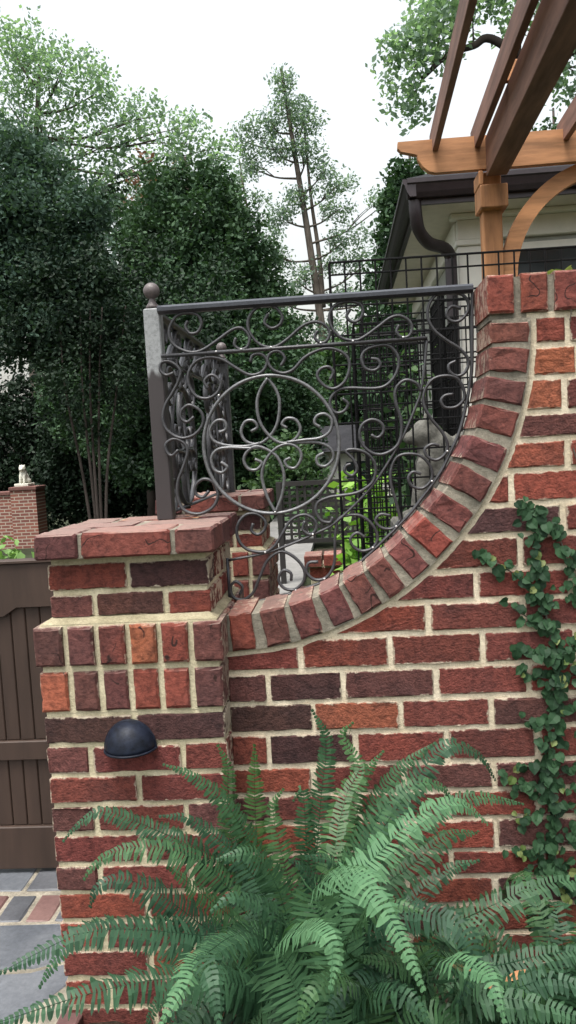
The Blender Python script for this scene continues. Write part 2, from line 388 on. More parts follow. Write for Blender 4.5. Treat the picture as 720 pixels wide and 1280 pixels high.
# ---------------------------------------------------------------- measured shapes (metres)
SCROLLS = {
 'T1': [(-0.3793, 1.7005), (-0.3865, 1.6856), (-0.3761, 1.6686), (-0.3551, 1.6708), (-0.3442, 1.6931), (-0.3548, 1.7146), (-0.3831, 1.7206), (-0.4098, 1.7127), (-0.4293, 1.6808), (-0.4223, 1.6445), (-0.3845, 1.6216), (-0.3477, 1.6233), (-0.3044, 1.6471), (-0.2665, 1.6702), (-0.2404, 1.6725), (-0.2226, 1.6495), (-0.2293, 1.6245), (-0.2488, 1.6196), (-0.2621, 1.6317), (-0.2574, 1.6492)],
 'T2': [(-0.171, 1.7051), (-0.1814, 1.6832), (-0.1639, 1.6677), (-0.1419, 1.6762), (-0.1353, 1.696), (-0.1487, 1.7171), (-0.1733, 1.7277), (-0.2013, 1.7206), (-0.221, 1.6971), (-0.2237, 1.668), (-0.2062, 1.6374), (-0.184, 1.6225), (-0.1565, 1.6207), (-0.1234, 1.6389), (-0.0852, 1.6679), (-0.0528, 1.6771), (-0.0261, 1.6663), (-0.0158, 1.6455), (-0.0259, 1.6259), (-0.042, 1.6238), (-0.0549, 1.6381), (-0.0472, 1.6542)],
 'T3': [(0.0392, 1.7023), (0.0293, 1.6851), (0.0422, 1.6708), (0.0605, 1.6741), (0.0713, 1.6935), (0.0647, 1.714), (0.0357, 1.7217), (0.0037, 1.7158), (-0.0132, 1.6946), (-0.0144, 1.6723), (-0.0042, 1.6492), (0.0175, 1.6298), (0.0489, 1.6233), (0.0708, 1.6306), (0.1074, 1.6534), (0.1388, 1.6739), (0.1642, 1.6773), (0.1863, 1.6633), (0.193, 1.6428), (0.1846, 1.6258), (0.1668, 1.6229), (0.1538, 1.6378), (0.1607, 1.655)],
 'T4': [(0.3177, 1.6856), (0.2955, 1.6925), (0.2814, 1.677), (0.2891, 1.658), (0.3115, 1.6551), (0.3323, 1.6736), (0.3367, 1.6982), (0.3216, 1.7206), (0.2869, 1.7279), (0.2567, 1.7235), (0.2382, 1.6998), (0.2343, 1.6676), (0.2481, 1.6367), (0.2772, 1.6098), (0.3113, 1.5851), (0.3313, 1.5562), (0.3242, 1.529), (0.3037, 1.5176), (0.284, 1.5289), (0.2822, 1.5467), (0.3001, 1.5556)],
 'T5': [(0.2893, 1.472), (0.269, 1.4702), (0.2584, 1.4571), (0.2678, 1.4403), (0.2956, 1.4397), (0.3165, 1.4587), (0.3151, 1.4867), (0.2985, 1.5129), (0.2685, 1.5198), (0.2379, 1.5116), (0.2164, 1.4825), (0.2149, 1.447), (0.2337, 1.4103), (0.2577, 1.3783), (0.2702, 1.3469), (0.2631, 1.3217), (0.2396, 1.3076), (0.2171, 1.3181), (0.2128, 1.3373), (0.2301, 1.3482), (0.2487, 1.344)],
 'T6': [(0.1999, 1.2738), (0.1797, 1.28), (0.1673, 1.2652), (0.1756, 1.2441), (0.2009, 1.2365), (0.2219, 1.2509), (0.229, 1.2722), (0.2214, 1.2983), (0.1994, 1.3211), (0.1639, 1.3272), (0.1379, 1.3183), (0.1237, 1.2882), (0.1221, 1.2521), (0.1328, 1.2048), (0.142, 1.1576), (0.1391, 1.1548), (0.1211, 1.1366), (0.0925, 1.1397), (0.0779, 1.1579), (0.0913, 1.1746), (0.1169, 1.1704)],
 'T7': [(0.0483, 1.1169), (0.0287, 1.1295), (0.0106, 1.1146), (0.0182, 1.0927), (0.0408, 1.0811), (0.0671, 1.0886), (0.0809, 1.1112), (0.0726, 1.1436), (0.0451, 1.1711), (0.0108, 1.1769), (-0.0186, 1.1656), (-0.0292, 1.1183), (-0.0348, 1.0518), (-0.0565, 1.0165), (-0.0873, 1.0112), (-0.1084, 1.0318), (-0.1015, 1.056), (-0.0765, 1.0582)],
 'T8': [(-0.15, 1.0123), (-0.1501, 1.032), (-0.1691, 1.0401), (-0.1833, 1.0166), (-0.169, 0.9924), (-0.1413, 0.9884), (-0.1167, 1.0108), (-0.116, 1.0444), (-0.142, 1.0764), (-0.1746, 1.0902), (-0.2093, 1.0683), (-0.2313, 1.0272), (-0.2535, 0.9832), (-0.2826, 0.9663), (-0.3073, 0.977), (-0.3113, 1.0027), (-0.2964, 1.0161), (-0.2805, 1.0013), (-0.2873, 0.9818)],
 'L1': [(-0.4258, 1.5702), (-0.4461, 1.5657), (-0.4599, 1.58), (-0.4544, 1.5992), (-0.4307, 1.5988), (-0.4085, 1.5768), (-0.4128, 1.5513), (-0.4336, 1.5164), (-0.4512, 1.4915), (-0.4616, 1.4558), (-0.4532, 1.424), (-0.4202, 1.4013), (-0.3828, 1.407), (-0.3573, 1.4341), (-0.3605, 1.4654), (-0.3882, 1.4852), (-0.4101, 1.4735), (-0.4141, 1.453), (-0.399, 1.4417), (-0.3797, 1.4536)],
 'L2': [(-0.4265, 1.3703), (-0.4445, 1.3566), (-0.4571, 1.3667), (-0.4583, 1.3877), (-0.4363, 1.3996), (-0.4105, 1.3877), (-0.4026, 1.3637), (-0.4175, 1.3226), (-0.4332, 1.2867), (-0.4361, 1.2446), (-0.4222, 1.2122), (-0.3857, 1.1998), (-0.3476, 1.2137), (-0.3298, 1.2444), (-0.3382, 1.279), (-0.3639, 1.2909), (-0.3861, 1.2763), (-0.3876, 1.2527), (-0.3696, 1.2438), (-0.3527, 1.2587)],
 'L3': [(-0.3384, 1.5236), (-0.3459, 1.5446), (-0.3256, 1.5588), (-0.3049, 1.5396), (-0.3127, 1.5143), (-0.3399, 1.4994), (-0.371, 1.5075), (-0.3883, 1.5395), (-0.3852, 1.5702), (-0.3652, 1.5957), (-0.3332, 1.6045), (-0.2971, 1.5971), (-0.262, 1.5729), (-0.2268, 1.5528), (-0.1953, 1.5585), (-0.1803, 1.5831), (-0.1926, 1.6033), (-0.216, 1.6032), (-0.2238, 1.5859)],
 'R3': [(-0.1456, 1.5702), (-0.1344, 1.5899), (-0.1481, 1.608), (-0.1689, 1.6057), (-0.1791, 1.5882), (-0.169, 1.5648), (-0.1421, 1.5518), (-0.1141, 1.5592), (-0.0851, 1.5868), (-0.0522, 1.6028), (-0.0246, 1.6078), (0.0024, 1.6016), (0.0243, 1.5844), (0.0307, 1.557), (0.0166, 1.5217), (-0.0117, 1.5044), (-0.0385, 1.5151), (-0.0533, 1.5395), (-0.0432, 1.557), (-0.0225, 1.5603), (-0.0118, 1.5461), (-0.0219, 1.5263)],
 'R1': [(0.086, 1.5756), (0.1035, 1.5705), (0.1079, 1.555), (0.0922, 1.5448), (0.0696, 1.5523), (0.0621, 1.5781), (0.0743, 1.5976), (0.1053, 1.6067), (0.1355, 1.6028), (0.1554, 1.5723), (0.1503, 1.5372), (0.1261, 1.5082), (0.0951, 1.4989), (0.0339, 1.5036), (0.001, 1.5016), (-0.0206, 1.4824), (-0.0238, 1.4601), (-0.0102, 1.4429), (0.0105, 1.4458), (0.0217, 1.4635), (0.0081, 1.4787)],
 'R2': [(0.0767, 1.3809), (0.0943, 1.3732), (0.1094, 1.3893), (0.1037, 1.4101), (0.0811, 1.4201), (0.0576, 1.4102), (0.0477, 1.3877), (0.0525, 1.3591), (0.0771, 1.3346), (0.1077, 1.3303), (0.1392, 1.3466), (0.1532, 1.374), (0.155, 1.4148), (0.1441, 1.4563), (0.143, 1.4869), (0.154, 1.5065), (0.1747, 1.5154), (0.1996, 1.5038), (0.2089, 1.4855)],
 'R4': [(0.0217, 1.3092), (0.0086, 1.3047), (0.0052, 1.2894), (0.0228, 1.2791), (0.0365, 1.2955), (0.0275, 1.3218), (0.0105, 1.3434), (0.0364, 1.3456), (0.0667, 1.3326), (0.0834, 1.3059), (0.082, 1.2749), (0.068, 1.2523), (0.0309, 1.2335), (-0.0212, 1.2284), (-0.0421, 1.2253), (-0.0688, 1.2142), (-0.0753, 1.1894), (-0.0634, 1.1668), (-0.0403, 1.1604), (-0.0318, 1.1741)],
 'B1': [(-0.2414, 1.1676), (-0.2464, 1.1484), (-0.2303, 1.1381), (-0.2129, 1.1495), (-0.2089, 1.1716), (-0.2299, 1.1921), (-0.2606, 1.1908), (-0.2829, 1.1641), (-0.2838, 1.1306), (-0.2632, 1.1017), (-0.2191, 1.0912), (-0.1905, 1.1038), (-0.1665, 1.1361), (-0.1423, 1.171), (-0.1084, 1.1843), (-0.0815, 1.1708), (-0.0761, 1.1483), (-0.0919, 1.1314), (-0.1117, 1.1445), (-0.1055, 1.1675)],
 'P1': [(-0.1817, 1.5423), (-0.2021, 1.5128), (-0.213, 1.4774), (-0.208, 1.4307), (-0.1841, 1.3921), (-0.1539, 1.3728), (-0.1223, 1.3793), (-0.1043, 1.4041), (-0.1143, 1.4304), (-0.1374, 1.4359), (-0.1511, 1.4222), (-0.1387, 1.4112)],
 'P2': [(-0.1817, 1.5423), (-0.1617, 1.5103), (-0.1544, 1.474), (-0.1641, 1.423), (-0.1868, 1.3907), (-0.2165, 1.3742), (-0.2475, 1.3827), (-0.259, 1.4077), (-0.247, 1.4329), (-0.226, 1.4353), (-0.2155, 1.4182), (-0.2328, 1.4078)],
 'P3': [(-0.1809, 1.1937), (-0.2009, 1.2377), (-0.211, 1.2906), (-0.1981, 1.3316), (-0.1703, 1.3602), (-0.1385, 1.3698), (-0.1131, 1.358), (-0.1055, 1.3343), (-0.121, 1.3081), (-0.1418, 1.3103), (-0.1487, 1.3263), (-0.1342, 1.3333)],
 'P4': [(-0.1809, 1.1937), (-0.1603, 1.2408), (-0.1532, 1.2927), (-0.1665, 1.3351), (-0.1914, 1.3572), (-0.2221, 1.3683), (-0.2465, 1.3551), (-0.2557, 1.3321), (-0.2439, 1.3106), (-0.223, 1.3084), (-0.209, 1.3244), (-0.2267, 1.3358)],
 'H1': [(-0.3167, 1.41), (-0.2978, 1.4177), (-0.3017, 1.4387), (-0.3227, 1.4399), (-0.3409, 1.4176), (-0.3337, 1.3912), (-0.3056, 1.3766), (-0.2535, 1.37), (-0.2112, 1.376)],
 'H2': [(-0.3163, 1.3328), (-0.3003, 1.3189), (-0.3154, 1.3051), (-0.3358, 1.3156), (-0.3403, 1.3446), (-0.3248, 1.3646), (-0.2955, 1.3692), (-0.2433, 1.3648), (-0.2066, 1.3653)],
 'H3': [(-0.0533, 1.4089), (-0.0667, 1.42), (-0.0595, 1.4375), (-0.0387, 1.4415), (-0.022, 1.4251), (-0.0281, 1.3971), (-0.0548, 1.3806), (-0.1016, 1.3776), (-0.1408, 1.3741)],
 'H4': [(-0.0464, 1.3419), (-0.0651, 1.3321), (-0.0635, 1.3128), (-0.0431, 1.3075), (-0.0229, 1.3272), (-0.0303, 1.3534), (-0.0606, 1.3691), (-0.1123, 1.372), (-0.1436, 1.3717)],
}
FRAME_OUTER = [(0.3441, 1.7374), (0.3448, 1.6753), (0.3401, 1.5506), (0.3344, 1.5057), (0.3239, 1.4558), (0.3034, 1.3808), (0.2758, 1.3236), (0.2484, 1.2737), (0.1998, 1.2118), (0.1432, 1.1497), (0.0107, 1.0358), (-0.057, 1.0082), (-0.1474, 0.9796), (-0.238, 0.9599), (-0.3397, 0.9552)]
FRAME_INNER = [(-0.4744, 1.6144), (-0.166, 1.6154), (0.0396, 1.619), (0.2282, 1.618)]
FRAME_INNER2 = [(0.2296, 1.6154), (0.22, 1.543), (0.2091, 1.488), (0.2008, 1.4733), (0.15, 1.3588), (0.073, 1.2495), (-0.0247, 1.1606), (-0.0864, 1.1311), (-0.1345, 1.1123), (-0.2137, 1.0881), (-0.3379, 1.0738)]
FRAME_TOP = [(-0.4662, 1.7327), (0.342, 1.7341)]
FRAME_DOTS = [(-0.3716, 1.6172), (-0.2447, 1.6188), (-0.3764, 1.5052), (-0.0398, 1.6223), (-0.1681, 1.6192), (0.042, 1.6215), (0.1694, 1.6228), (0.2684, 1.3291), (0.2262, 1.2543), (0.13, 1.1425), (-0.2136, 1.0909), (-0.1387, 0.9866), (-0.0622, 1.014), (-0.2844, 0.9647), (-0.0864, 1.1322), (-0.1814, 1.1952), (0.0672, 1.0903)]
FRONDS = [
 [(-0.179, -0.42, 0.37), (-0.327, -0.5, 0.459), (-0.482, -0.58, 0.52), (-0.556, -0.62, 0.512), (-0.639, -0.66, 0.489)],
 [(-0.197, -0.5, 0.343), (-0.329, -0.58, 0.428), (-0.448, -0.66, 0.462), (-0.531, -0.7, 0.462), (-0.611, -0.75, 0.466)],
 [(-0.428, -0.35, 0.372), (-0.57, -0.38, 0.393), (-0.624, -0.4, 0.363), (-0.666, -0.42, 0.3)],
 [(-0.292, -0.22, 0.41), (-0.377, -0.22, 0.486), (-0.464, -0.22, 0.534), (-0.563, -0.24, 0.585), (-0.615, -0.25, 0.565), (-0.655, -0.26, 0.527)],
 [(-0.272, -0.25, 0.371), (-0.344, -0.26, 0.469), (-0.433, -0.28, 0.518), (-0.515, -0.3, 0.526), (-0.569, -0.31, 0.501), (-0.593, -0.32, 0.471)],
 [(-0.271, -0.3, 0.294), (-0.347, -0.33, 0.376), (-0.419, -0.36, 0.459), (-0.494, -0.38, 0.506), (-0.539, -0.4, 0.497), (-0.555, -0.4, 0.456)],
 [(-0.208, -0.18, 0.367), (-0.272, -0.18, 0.519), (-0.32, -0.19, 0.596), (-0.379, -0.2, 0.65), (-0.433, -0.21, 0.676)],
 [(-0.238, -0.22, 0.409), (-0.313, -0.22, 0.503), (-0.377, -0.24, 0.565), (-0.437, -0.26, 0.58)],
 [(-0.223, -0.15, 0.312), (-0.242, -0.13, 0.437), (-0.242, -0.12, 0.577), (-0.236, -0.12, 0.682)],
 [(-0.133, -0.15, 0.272), (-0.104, -0.13, 0.434), (-0.087, -0.12, 0.563), (-0.069, -0.11, 0.682), (-0.099, -0.11, 0.757)],
 [(-0.12, -0.15, 0.33), (-0.128, -0.13, 0.473), (-0.13, -0.12, 0.574), (-0.155, -0.12, 0.542)],
 [(-0.286, -0.14, 0.366), (-0.307, -0.12, 0.53), (-0.301, -0.12, 0.626), (-0.322, -0.12, 0.684)],
 [(-0.051, -0.3, 0.414), (0.085, -0.27, 0.597), (0.184, -0.25, 0.714), (0.26, -0.22, 0.681), (0.298, -0.2, 0.614)],
 [(-0.04, -0.4, 0.472), (0.047, -0.38, 0.64), (0.114, -0.36, 0.679), (0.166, -0.34, 0.665), (0.188, -0.33, 0.627)],
 [(-0.044, -0.55, 0.543), (0.04, -0.5, 0.619), (0.119, -0.46, 0.667), (0.19, -0.43, 0.67), (0.246, -0.4, 0.612)],
 [(-0.024, -0.5, 0.498), (0.085, -0.45, 0.553), (0.168, -0.4, 0.59), (0.236, -0.36, 0.577)],
 [(0.045, -0.2, 0.392), (0.162, -0.14, 0.508), (0.257, -0.12, 0.544), (0.377, -0.1, 0.513)],
 [(-0.045, -0.15, 0.366), (0.038, -0.12, 0.54), (0.106, -0.11, 0.62), (0.182, -0.1, 0.665)],
 [(-0.063, -0.15, 0.367), (-0.018, -0.12, 0.523), (0.027, -0.11, 0.613), (0.062, -0.1, 0.65)],
 [(-0.065, -0.3, 0.467), (-0.034, -0.2, 0.578), (0.005, -0.15, 0.63), (-0.032, -0.12, 0.694), (-0.005, -0.12, 0.727)],
 [(-0.083, -0.6, 0.587), (-0.017, -0.72, 0.694), (0.017, -0.78, 0.688), (0.048, -0.82, 0.651), (0.067, -0.85, 0.616), (0.076, -0.86, 0.594)],
 [(-0.149, -0.62, 0.499), (-0.091, -0.72, 0.606), (-0.057, -0.78, 0.63), (-0.047, -0.8, 0.602), (-0.056, -0.82, 0.569)],
 [(-0.178, -0.6, 0.516), (-0.246, -0.74, 0.581), (-0.232, -0.8, 0.573), (-0.218, -0.84, 0.521)],
 [(-0.2, -0.55, 0.47), (-0.267, -0.72, 0.559), (-0.283, -0.8, 0.561), (-0.31, -0.85, 0.529)],
 [(-0.208, -0.38, 0.362), (-0.248, -0.42, 0.429), (-0.31, -0.48, 0.53), (-0.361, -0.52, 0.605)],
 [(-0.027, -0.5, 0.451), (0.074, -0.58, 0.544), (0.145, -0.62, 0.552), (0.174, -0.64, 0.519), (0.168, -0.65, 0.47), (0.145, -0.66, 0.431)],
 [(0.133, -0.65, 0.501), (0.178, -0.74, 0.544), (0.188, -0.78, 0.536), (0.197, -0.8, 0.501)],
 [(0.126, -0.42, 0.382), (0.224, -0.4, 0.434), (0.322, -0.38, 0.467), (0.421, -0.36, 0.473), (0.501, -0.35, 0.441)],
 [(0.167, -0.45, 0.329), (0.275, -0.44, 0.356), (0.368, -0.43, 0.369), (0.476, -0.42, 0.361)],
 [(0.149, -0.6, 0.403), (0.236, -0.64, 0.426), (0.309, -0.66, 0.42), (0.379, -0.68, 0.396)],
 [(0.103, -0.5, 0.387), (0.043, -0.56, 0.439), (-0.02, -0.6, 0.476)],
 [(0.087, -0.5, 0.356), (0.014, -0.58, 0.434), (-0.043, -0.62, 0.426), (-0.086, -0.64, 0.376)],
 [(-0.059, -0.45, 0.404), (-0.083, -0.48, 0.518), (-0.109, -0.5, 0.584), (-0.136, -0.52, 0.611)],
 [(-0.014, -0.4, 0.355), (-0.039, -0.4, 0.488), (-0.059, -0.42, 0.556), (-0.11, -0.46, 0.586)],
 [(0.035, -0.35, 0.339), (0.108, -0.3, 0.411), (0.181, -0.26, 0.449), (0.251, -0.24, 0.455)],
 [(-0.164, -0.3, 0.363), (-0.192, -0.3, 0.461), (-0.237, -0.32, 0.525), (-0.302, -0.34, 0.52)],
 [(-0.15, -0.25, 0.351), (-0.18, -0.22, 0.481), (-0.195, -0.2, 0.564), (-0.166, -0.2, 0.609)],
 [(-0.029, -0.25, 0.349), (0.032, -0.2, 0.485), (0.09, -0.18, 0.566), (0.145, -0.16, 0.574)],
 [(0.216, -0.6, 0.38), (0.281, -0.62, 0.444), (0.342, -0.64, 0.45), (0.39, -0.65, 0.429)],
 [(-0.042, -0.55, 0.438), (-0.009, -0.62, 0.555), (0.044, -0.66, 0.605), (0.094, -0.68, 0.603)],
 [(-0.118, -0.5, 0.406), (-0.137, -0.58, 0.518), (-0.172, -0.62, 0.586), (-0.219, -0.66, 0.624), (-0.254, -0.68, 0.609)],
 [(-0.003, -0.6, 0.397), (-0.027, -0.68, 0.489), (-0.064, -0.72, 0.521), (-0.095, -0.75, 0.511), (-0.113, -0.76, 0.467)],
 [(-0.031, -0.6, 0.383), (0.011, -0.66, 0.454), (0.062, -0.7, 0.474), (0.096, -0.72, 0.435)],
]
VINE = [
 [(0.434, 1.2), (0.443, 1.139), (0.448, 1.063), (0.457, 0.986), (0.466, 0.908), (0.479, 0.83), (0.481, 0.772), (0.467, 0.694), (0.461, 0.615), (0.466, 0.535), (0.468, 0.455), (0.461, 0.375), (0.478, 0.294), (0.507, 0.232)],
 [(0.484, 1.147), (0.505, 1.098), (0.522, 1.04), (0.55, 0.982)],
 [(0.314, 1.077), (0.355, 1.059), (0.397, 1.027), (0.424, 0.991), (0.46, 0.957)],
 [(0.385, 0.95), (0.425, 0.925), (0.466, 0.908)],
 [(0.393, 0.857), (0.434, 0.842), (0.475, 0.83)],
 [(0.403, 0.798), (0.44, 0.781), (0.477, 0.776)],
 [(0.404, 0.676), (0.436, 0.675), (0.467, 0.684)],
 [(0.387, 0.567), (0.425, 0.56), (0.459, 0.565)],
 [(0.356, 0.538), (0.399, 0.507), (0.461, 0.475)],
 [(0.368, 0.438), (0.406, 0.433), (0.463, 0.445)],
 [(0.365, 0.347), (0.413, 0.356), (0.461, 0.365)],
 [(0.392, 0.306), (0.441, 0.319), (0.478, 0.294)],
 [(0.493, 0.81), (0.516, 0.838), (0.543, 0.866)],
 [(0.481, 0.772), (0.515, 0.78), (0.545, 0.793)],
 [(0.47, 0.674), (0.501, 0.702), (0.539, 0.711)],
 [(0.466, 0.535), (0.501, 0.544), (0.535, 0.553)],
 [(0.468, 0.455), (0.498, 0.454), (0.536, 0.443)],
 [(0.465, 0.375), (0.503, 0.374), (0.534, 0.383)],
 [(0.538, 1.617), (0.559, 1.715), (0.583, 1.726)],
 [(0.537, 1.322), (0.551, 1.275), (0.57, 1.246)],
 [(0.535, 0.982), (0.548, 0.905), (0.538, 0.828), (0.545, 0.671), (0.533, 0.553), (0.534, 0.393), (0.522, 0.232)],
]
# ================================================================ THE SETTING
def structure(o): o['kind'] = 'structure'; return o
# one ground sheet to the horizon, gently falling away behind the garden
gv = []; gf = []
gx = [-400, -120, -40, -16, -8, -4, -1.5, 1.5, 4, 8, 16, 40, 120, 400]; gy = [-60, -12, -4, -1, 1, 3, 6, 10, 14, 20, 32, 60, 140, 500]
for yy in gy:
    for xx in gx:
        zz = -0.06 - 0.045 * max(0.0, min(yy, 20) - 3) * (1.0 if xx < -1.6 else 0.0)
        gv.append((xx, yy, zz))
for j in range(len(gy) - 1):
    for i in range(len(gx) - 1): a = j * len(gx) + i; gf.append((a, a + 1, a + 1 + len(gx), a + len(gx)))
structure(mobj('ground', gv, gf, M_GROUND, center=False))

# planting bed at the foot of the wall
bv = []; bf = []
nx, ny = 34, 16
for j in range(ny + 1):
    for i in range(nx + 1):
        x = -0.69 + 2.25 * i / nx; y = -1.25 + 1.24 * j / ny
        bv.append((x, y, -0.02 + 0.03 * min(1, max(0, (x + .5) * 3)) + 0.012 * math.sin(x * 13 + y * 9) + 0.01 * math.sin(x * 31 - y * 23)))
for j in range(ny):
    for i in range(nx): a = j * (nx + 1) + i; bf.append((a, a + 1, a + nx + 2, a + nx + 1))
structure(mobj('planting_bed', bv, bf, M_SOIL, center=False, smooth=True))

# paving beside the pier: slate and brick bands, then bluestone flags, each stone its own piece
paving = structure(empty('paving', (-1.3, 0.1, 0)))
mobj('joint_bed', *plain_box(-2.6, -0.76, -1.9, 0.95, -0.055, -0.006), mat=M_MORTAR_G, parent=paving)
def stone_mat(name, lo, hi):
    m, t, b = nt(name)
    vec, oi = coords(t, 30)
    n1 = noise(t, vec, 5, 5, 0.6); n2 = noise(t, vec, 70, 6, 0.7)
    c = mix(t, lo, hi, ramp(t, n1, [(0.35, (0, 0, 0)), (0.65, (1, 1, 1))]))
    c = mix(t, c, ramp(t, n2, [(0.3, (0.75, 0.75, 0.75)), (0.7, (1.15, 1.15, 1.15))]), 1.0, 'MULTIPLY')
    t.links.new(c, b.inputs['Base Color']); b.inputs['Roughness'].default_value = 0.5; b.inputs['Specular IOR Level'].default_value = 0.45
    bump(t, b, addv(t, n1, n2, 0.3), 0.35, 0.008)
    return m
M_BLUE = stone_mat('bluestone', (0.075, 0.083, 0.097), (0.125, 0.135, 0.15))
M_SLATE = stone_mat('slate_paver', (0.055, 0.058, 0.066), (0.10, 0.104, 0.115))
M_PRED = stone_mat('brick_paver', (0.10, 0.052, 0.05), (0.17, 0.10, 0.09))
def paver(x0, x1, y0, y1, mat, name='paver', h=0.0):
    mobj(name, *brick_mesh(x0 + .006, x1 - .006, y0 + .006, y1 - .006, -0.04, 0.0 + h, 0.005, 0.0008, 4), mat=mat, parent=paving)
x = -2.52
i = 0
while x < -0.80:                       # row by the gate
    w = 0.205; paver(x, min(x + w, -0.765), 0.485, 0.645, M_SLATE if i % 3 else M_BLUE, h=random.uniform(-.003, .003)); x += w; i += 1
x = -2.47; i = 0
while x < -0.79:                       # second band, bricks on edge
    w = 0.0905; paver(x, min(x + w, -0.765), 0.315, 0.470, (M_PRED, M_SLATE, M_PRED, M_SLATE)[i % 4], h=random.uniform(-.003, .003)); x += w; i += 1
x = -2.5; i = 0
while x < -0.85:
    w = 0.205; paver(x, min(x + w, -0.765), 0.66, 0.82, M_SLATE, h=0.001); x += w
def flag(poly, mat, h=0.0):            # irregular bluestone flag, polygon counter-clockwise from above
    v, f = prism_mesh([(p[0], p[1]) for p in poly], 0, 0.04, 0.006, 0.0006, 0.12)
    v = [(q[0], q[2], -q[1] + h) for q in v]
    mobj('flagstone', v, f, mat, paving)
flag([(-1.52, 0.085), (-0.90, 0.10), (-0.775, 0.155), (-0.775, 0.300), (-1.52, 0.300)], M_BLUE, 0.001)
flag([(-1.20, -0.16), (-0.89, -0.14), (-0.775, 0.045), (-0.775, 0.135), (-0.895, 0.083), (-1.20, 0.07)], M_BLUE, -0.002)
flag([(-2.5, -0.2), (-1.215, -0.165), (-1.215, 0.07), (-1.535, 0.07), (-1.535, 0.30), (-2.5, 0.30)], M_SLATE, 0.0)
flag([(-1.6, -0.75), (-0.80, -0.75), (-0.80, -0.30), (-0.885, -0.16), (-1.6, -0.18)], M_SLATE, 0.0)
flag([(-2.5, -1.3), (-1.62, -1.3), (-1.62, -0.19), (-2.5, -0.215)], M_BLUE, 0.001)
flag([(-1.6, -1.5), (-0.80, -1.5), (-0.80, -0.77), (-1.6, -0.77)], M_BLUE, -0.001)
for k in range(5):                     # brick edging in front of the pier
    paver(-0.765 , -0.70, -0.28 - 0.17 * k + 0.08, -0.12 - 0.17 * k + 0.08, (M_PRED, M_SLATE)[k % 2], h=0.006)

structure(mobj('garden_path', *plain_box(-1.35, -0.46, 4.6, 14.0, -0.05, 0.03), mat=M_PATH))

# ================================================================ BRICKWORK
TONES = {'red': (0.186, 0.051, 0.036), 'deep': (0.140, 0.042, 0.034), 'orange': (0.255, 0.082, 0.046), 'brown': (0.10, 0.042, 0.038),
         'dark': (0.066, 0.033, 0.030), 'arch': (0.138, 0.050, 0.042), 'worn': (0.118, 0.045, 0.039), 'plum': (0.105, 0.043, 0.039)}
def tone(o, k=None, spread=0.16):
    k = k or random.choices(['red', 'deep', 'orange', 'brown', 'plum', 'dark'], [34, 36, 8, 10, 3, 2])[0]
    s = random.uniform(1 - spread, 1 + spread); c = TONES[k]
    o.color = (c[0] * s, c[1] * s * random.uniform(.95, 1.08), c[2] * s * random.uniform(.95, 1.08), 1)
    return o
def brick(x0, x1, y0, y1, z0, z1, parent, k=None, mat=None, b=0.0030, jit=0.0013, name='brick'):
    dx, dy, dz = (random.uniform(-.0012, .0012) for _ in range(3))
    return tone(mobj(name, *brick_mesh(x0 + dx, x1 + dx, y0 + dy, y1 + dy, z0 + dz, z1 + dz, b, jit, 7), mat=mat or M_BRICK, parent=parent), k)

# ---- the swooping wall: front face on y = 0
AX, AZ, AR, AO = -0.298, 1.620, 0.654, 0.762       # centre and radii of the arch course
WT = 0.19                                          # wall thickness
WX1 = 1.42
wall = thing('brick_wall', 'red brick garden wall with a concave quarter-circle swoop edged in radial bricks', 'wall', (0.5, 0.09, 0))
ROWS = [  # (top, bottom, head joints, {brick index: tone})
 (1.633, 1.564, [0.534], {0: 'red', 1: 'deep'}), (1.564, 1.490, [0.461], {1: 'dark'}), (1.490, 1.410, [0.522], {0: 'orange', 1: 'deep'}),
 (1.410, 1.347, [0.72], {0: 'plum'}), (1.347, 1.276, [0.526], {0: 'orange'}), (1.276, 1.197, [0.393], {0: 'red', 1: 'red'}), (1.197, 1.125, [0.511], {0: 'dark', 1: 'deep'}),
 (1.125, 1.044, [0.410], {0: 'deep', 1: 'deep'}), (1.044, 0.973, [0.304, 0.527], {0: 'deep', 1: 'red'}), (0.973, 0.898, [0.186, 0.411], {0: 'red', 1: 'deep'}),
 (0.898, 0.816, [-0.126, 0.093, 0.314], {0: 'deep', 1: 'red', 2: 'deep', 3: 'deep'}),
 (0.816, 0.738, [-0.208, -0.025, 0.199, 0.419], {0: 'brown', 1: 'dark', 2: 'brown', 3: 'deep', 4: 'red'}),
 (0.738, 0.661, [-0.101, 0.111, 0.328], {0: 'dark', 1: 'orange', 2: 'deep', 3: 'brown'}),
 (0.661, 0.578, [-0.218, -0.002, 0.219, 0.435], {0: 'red', 1: 'dark', 2: 'red', 3: 'deep'}),
 (0.578, 0.506, [-0.11, 0.111, 0.329], {3: 'plum'}), (0.506, 0.434, [-0.217, -0.003, 0.213, 0.430], {}), (0.434, 0.353, [-0.108, 0.110, 0.328], {}),
 (0.353, 0.286, [-0.216, 0.0, 0.217, 0.434], {}), (0.286, 0.214, [-0.108, 0.108, 0.323], {}), (0.214, 0.141, [-0.216, 0.0, 0.217, 0.434], {}),
 (0.141, 0.068, [-0.108, 0.108, 0.326], {}), (0.068, -0.006, [-0.216, 0.0, 0.217, 0.434], {})]
def arc_left(z):
    d = AZ - z
    return AX + math.sqrt(max(0.0, AO * AO - d * d)) if abs(d) < AO else -9
J = 0.0062
WX0 = -0.308
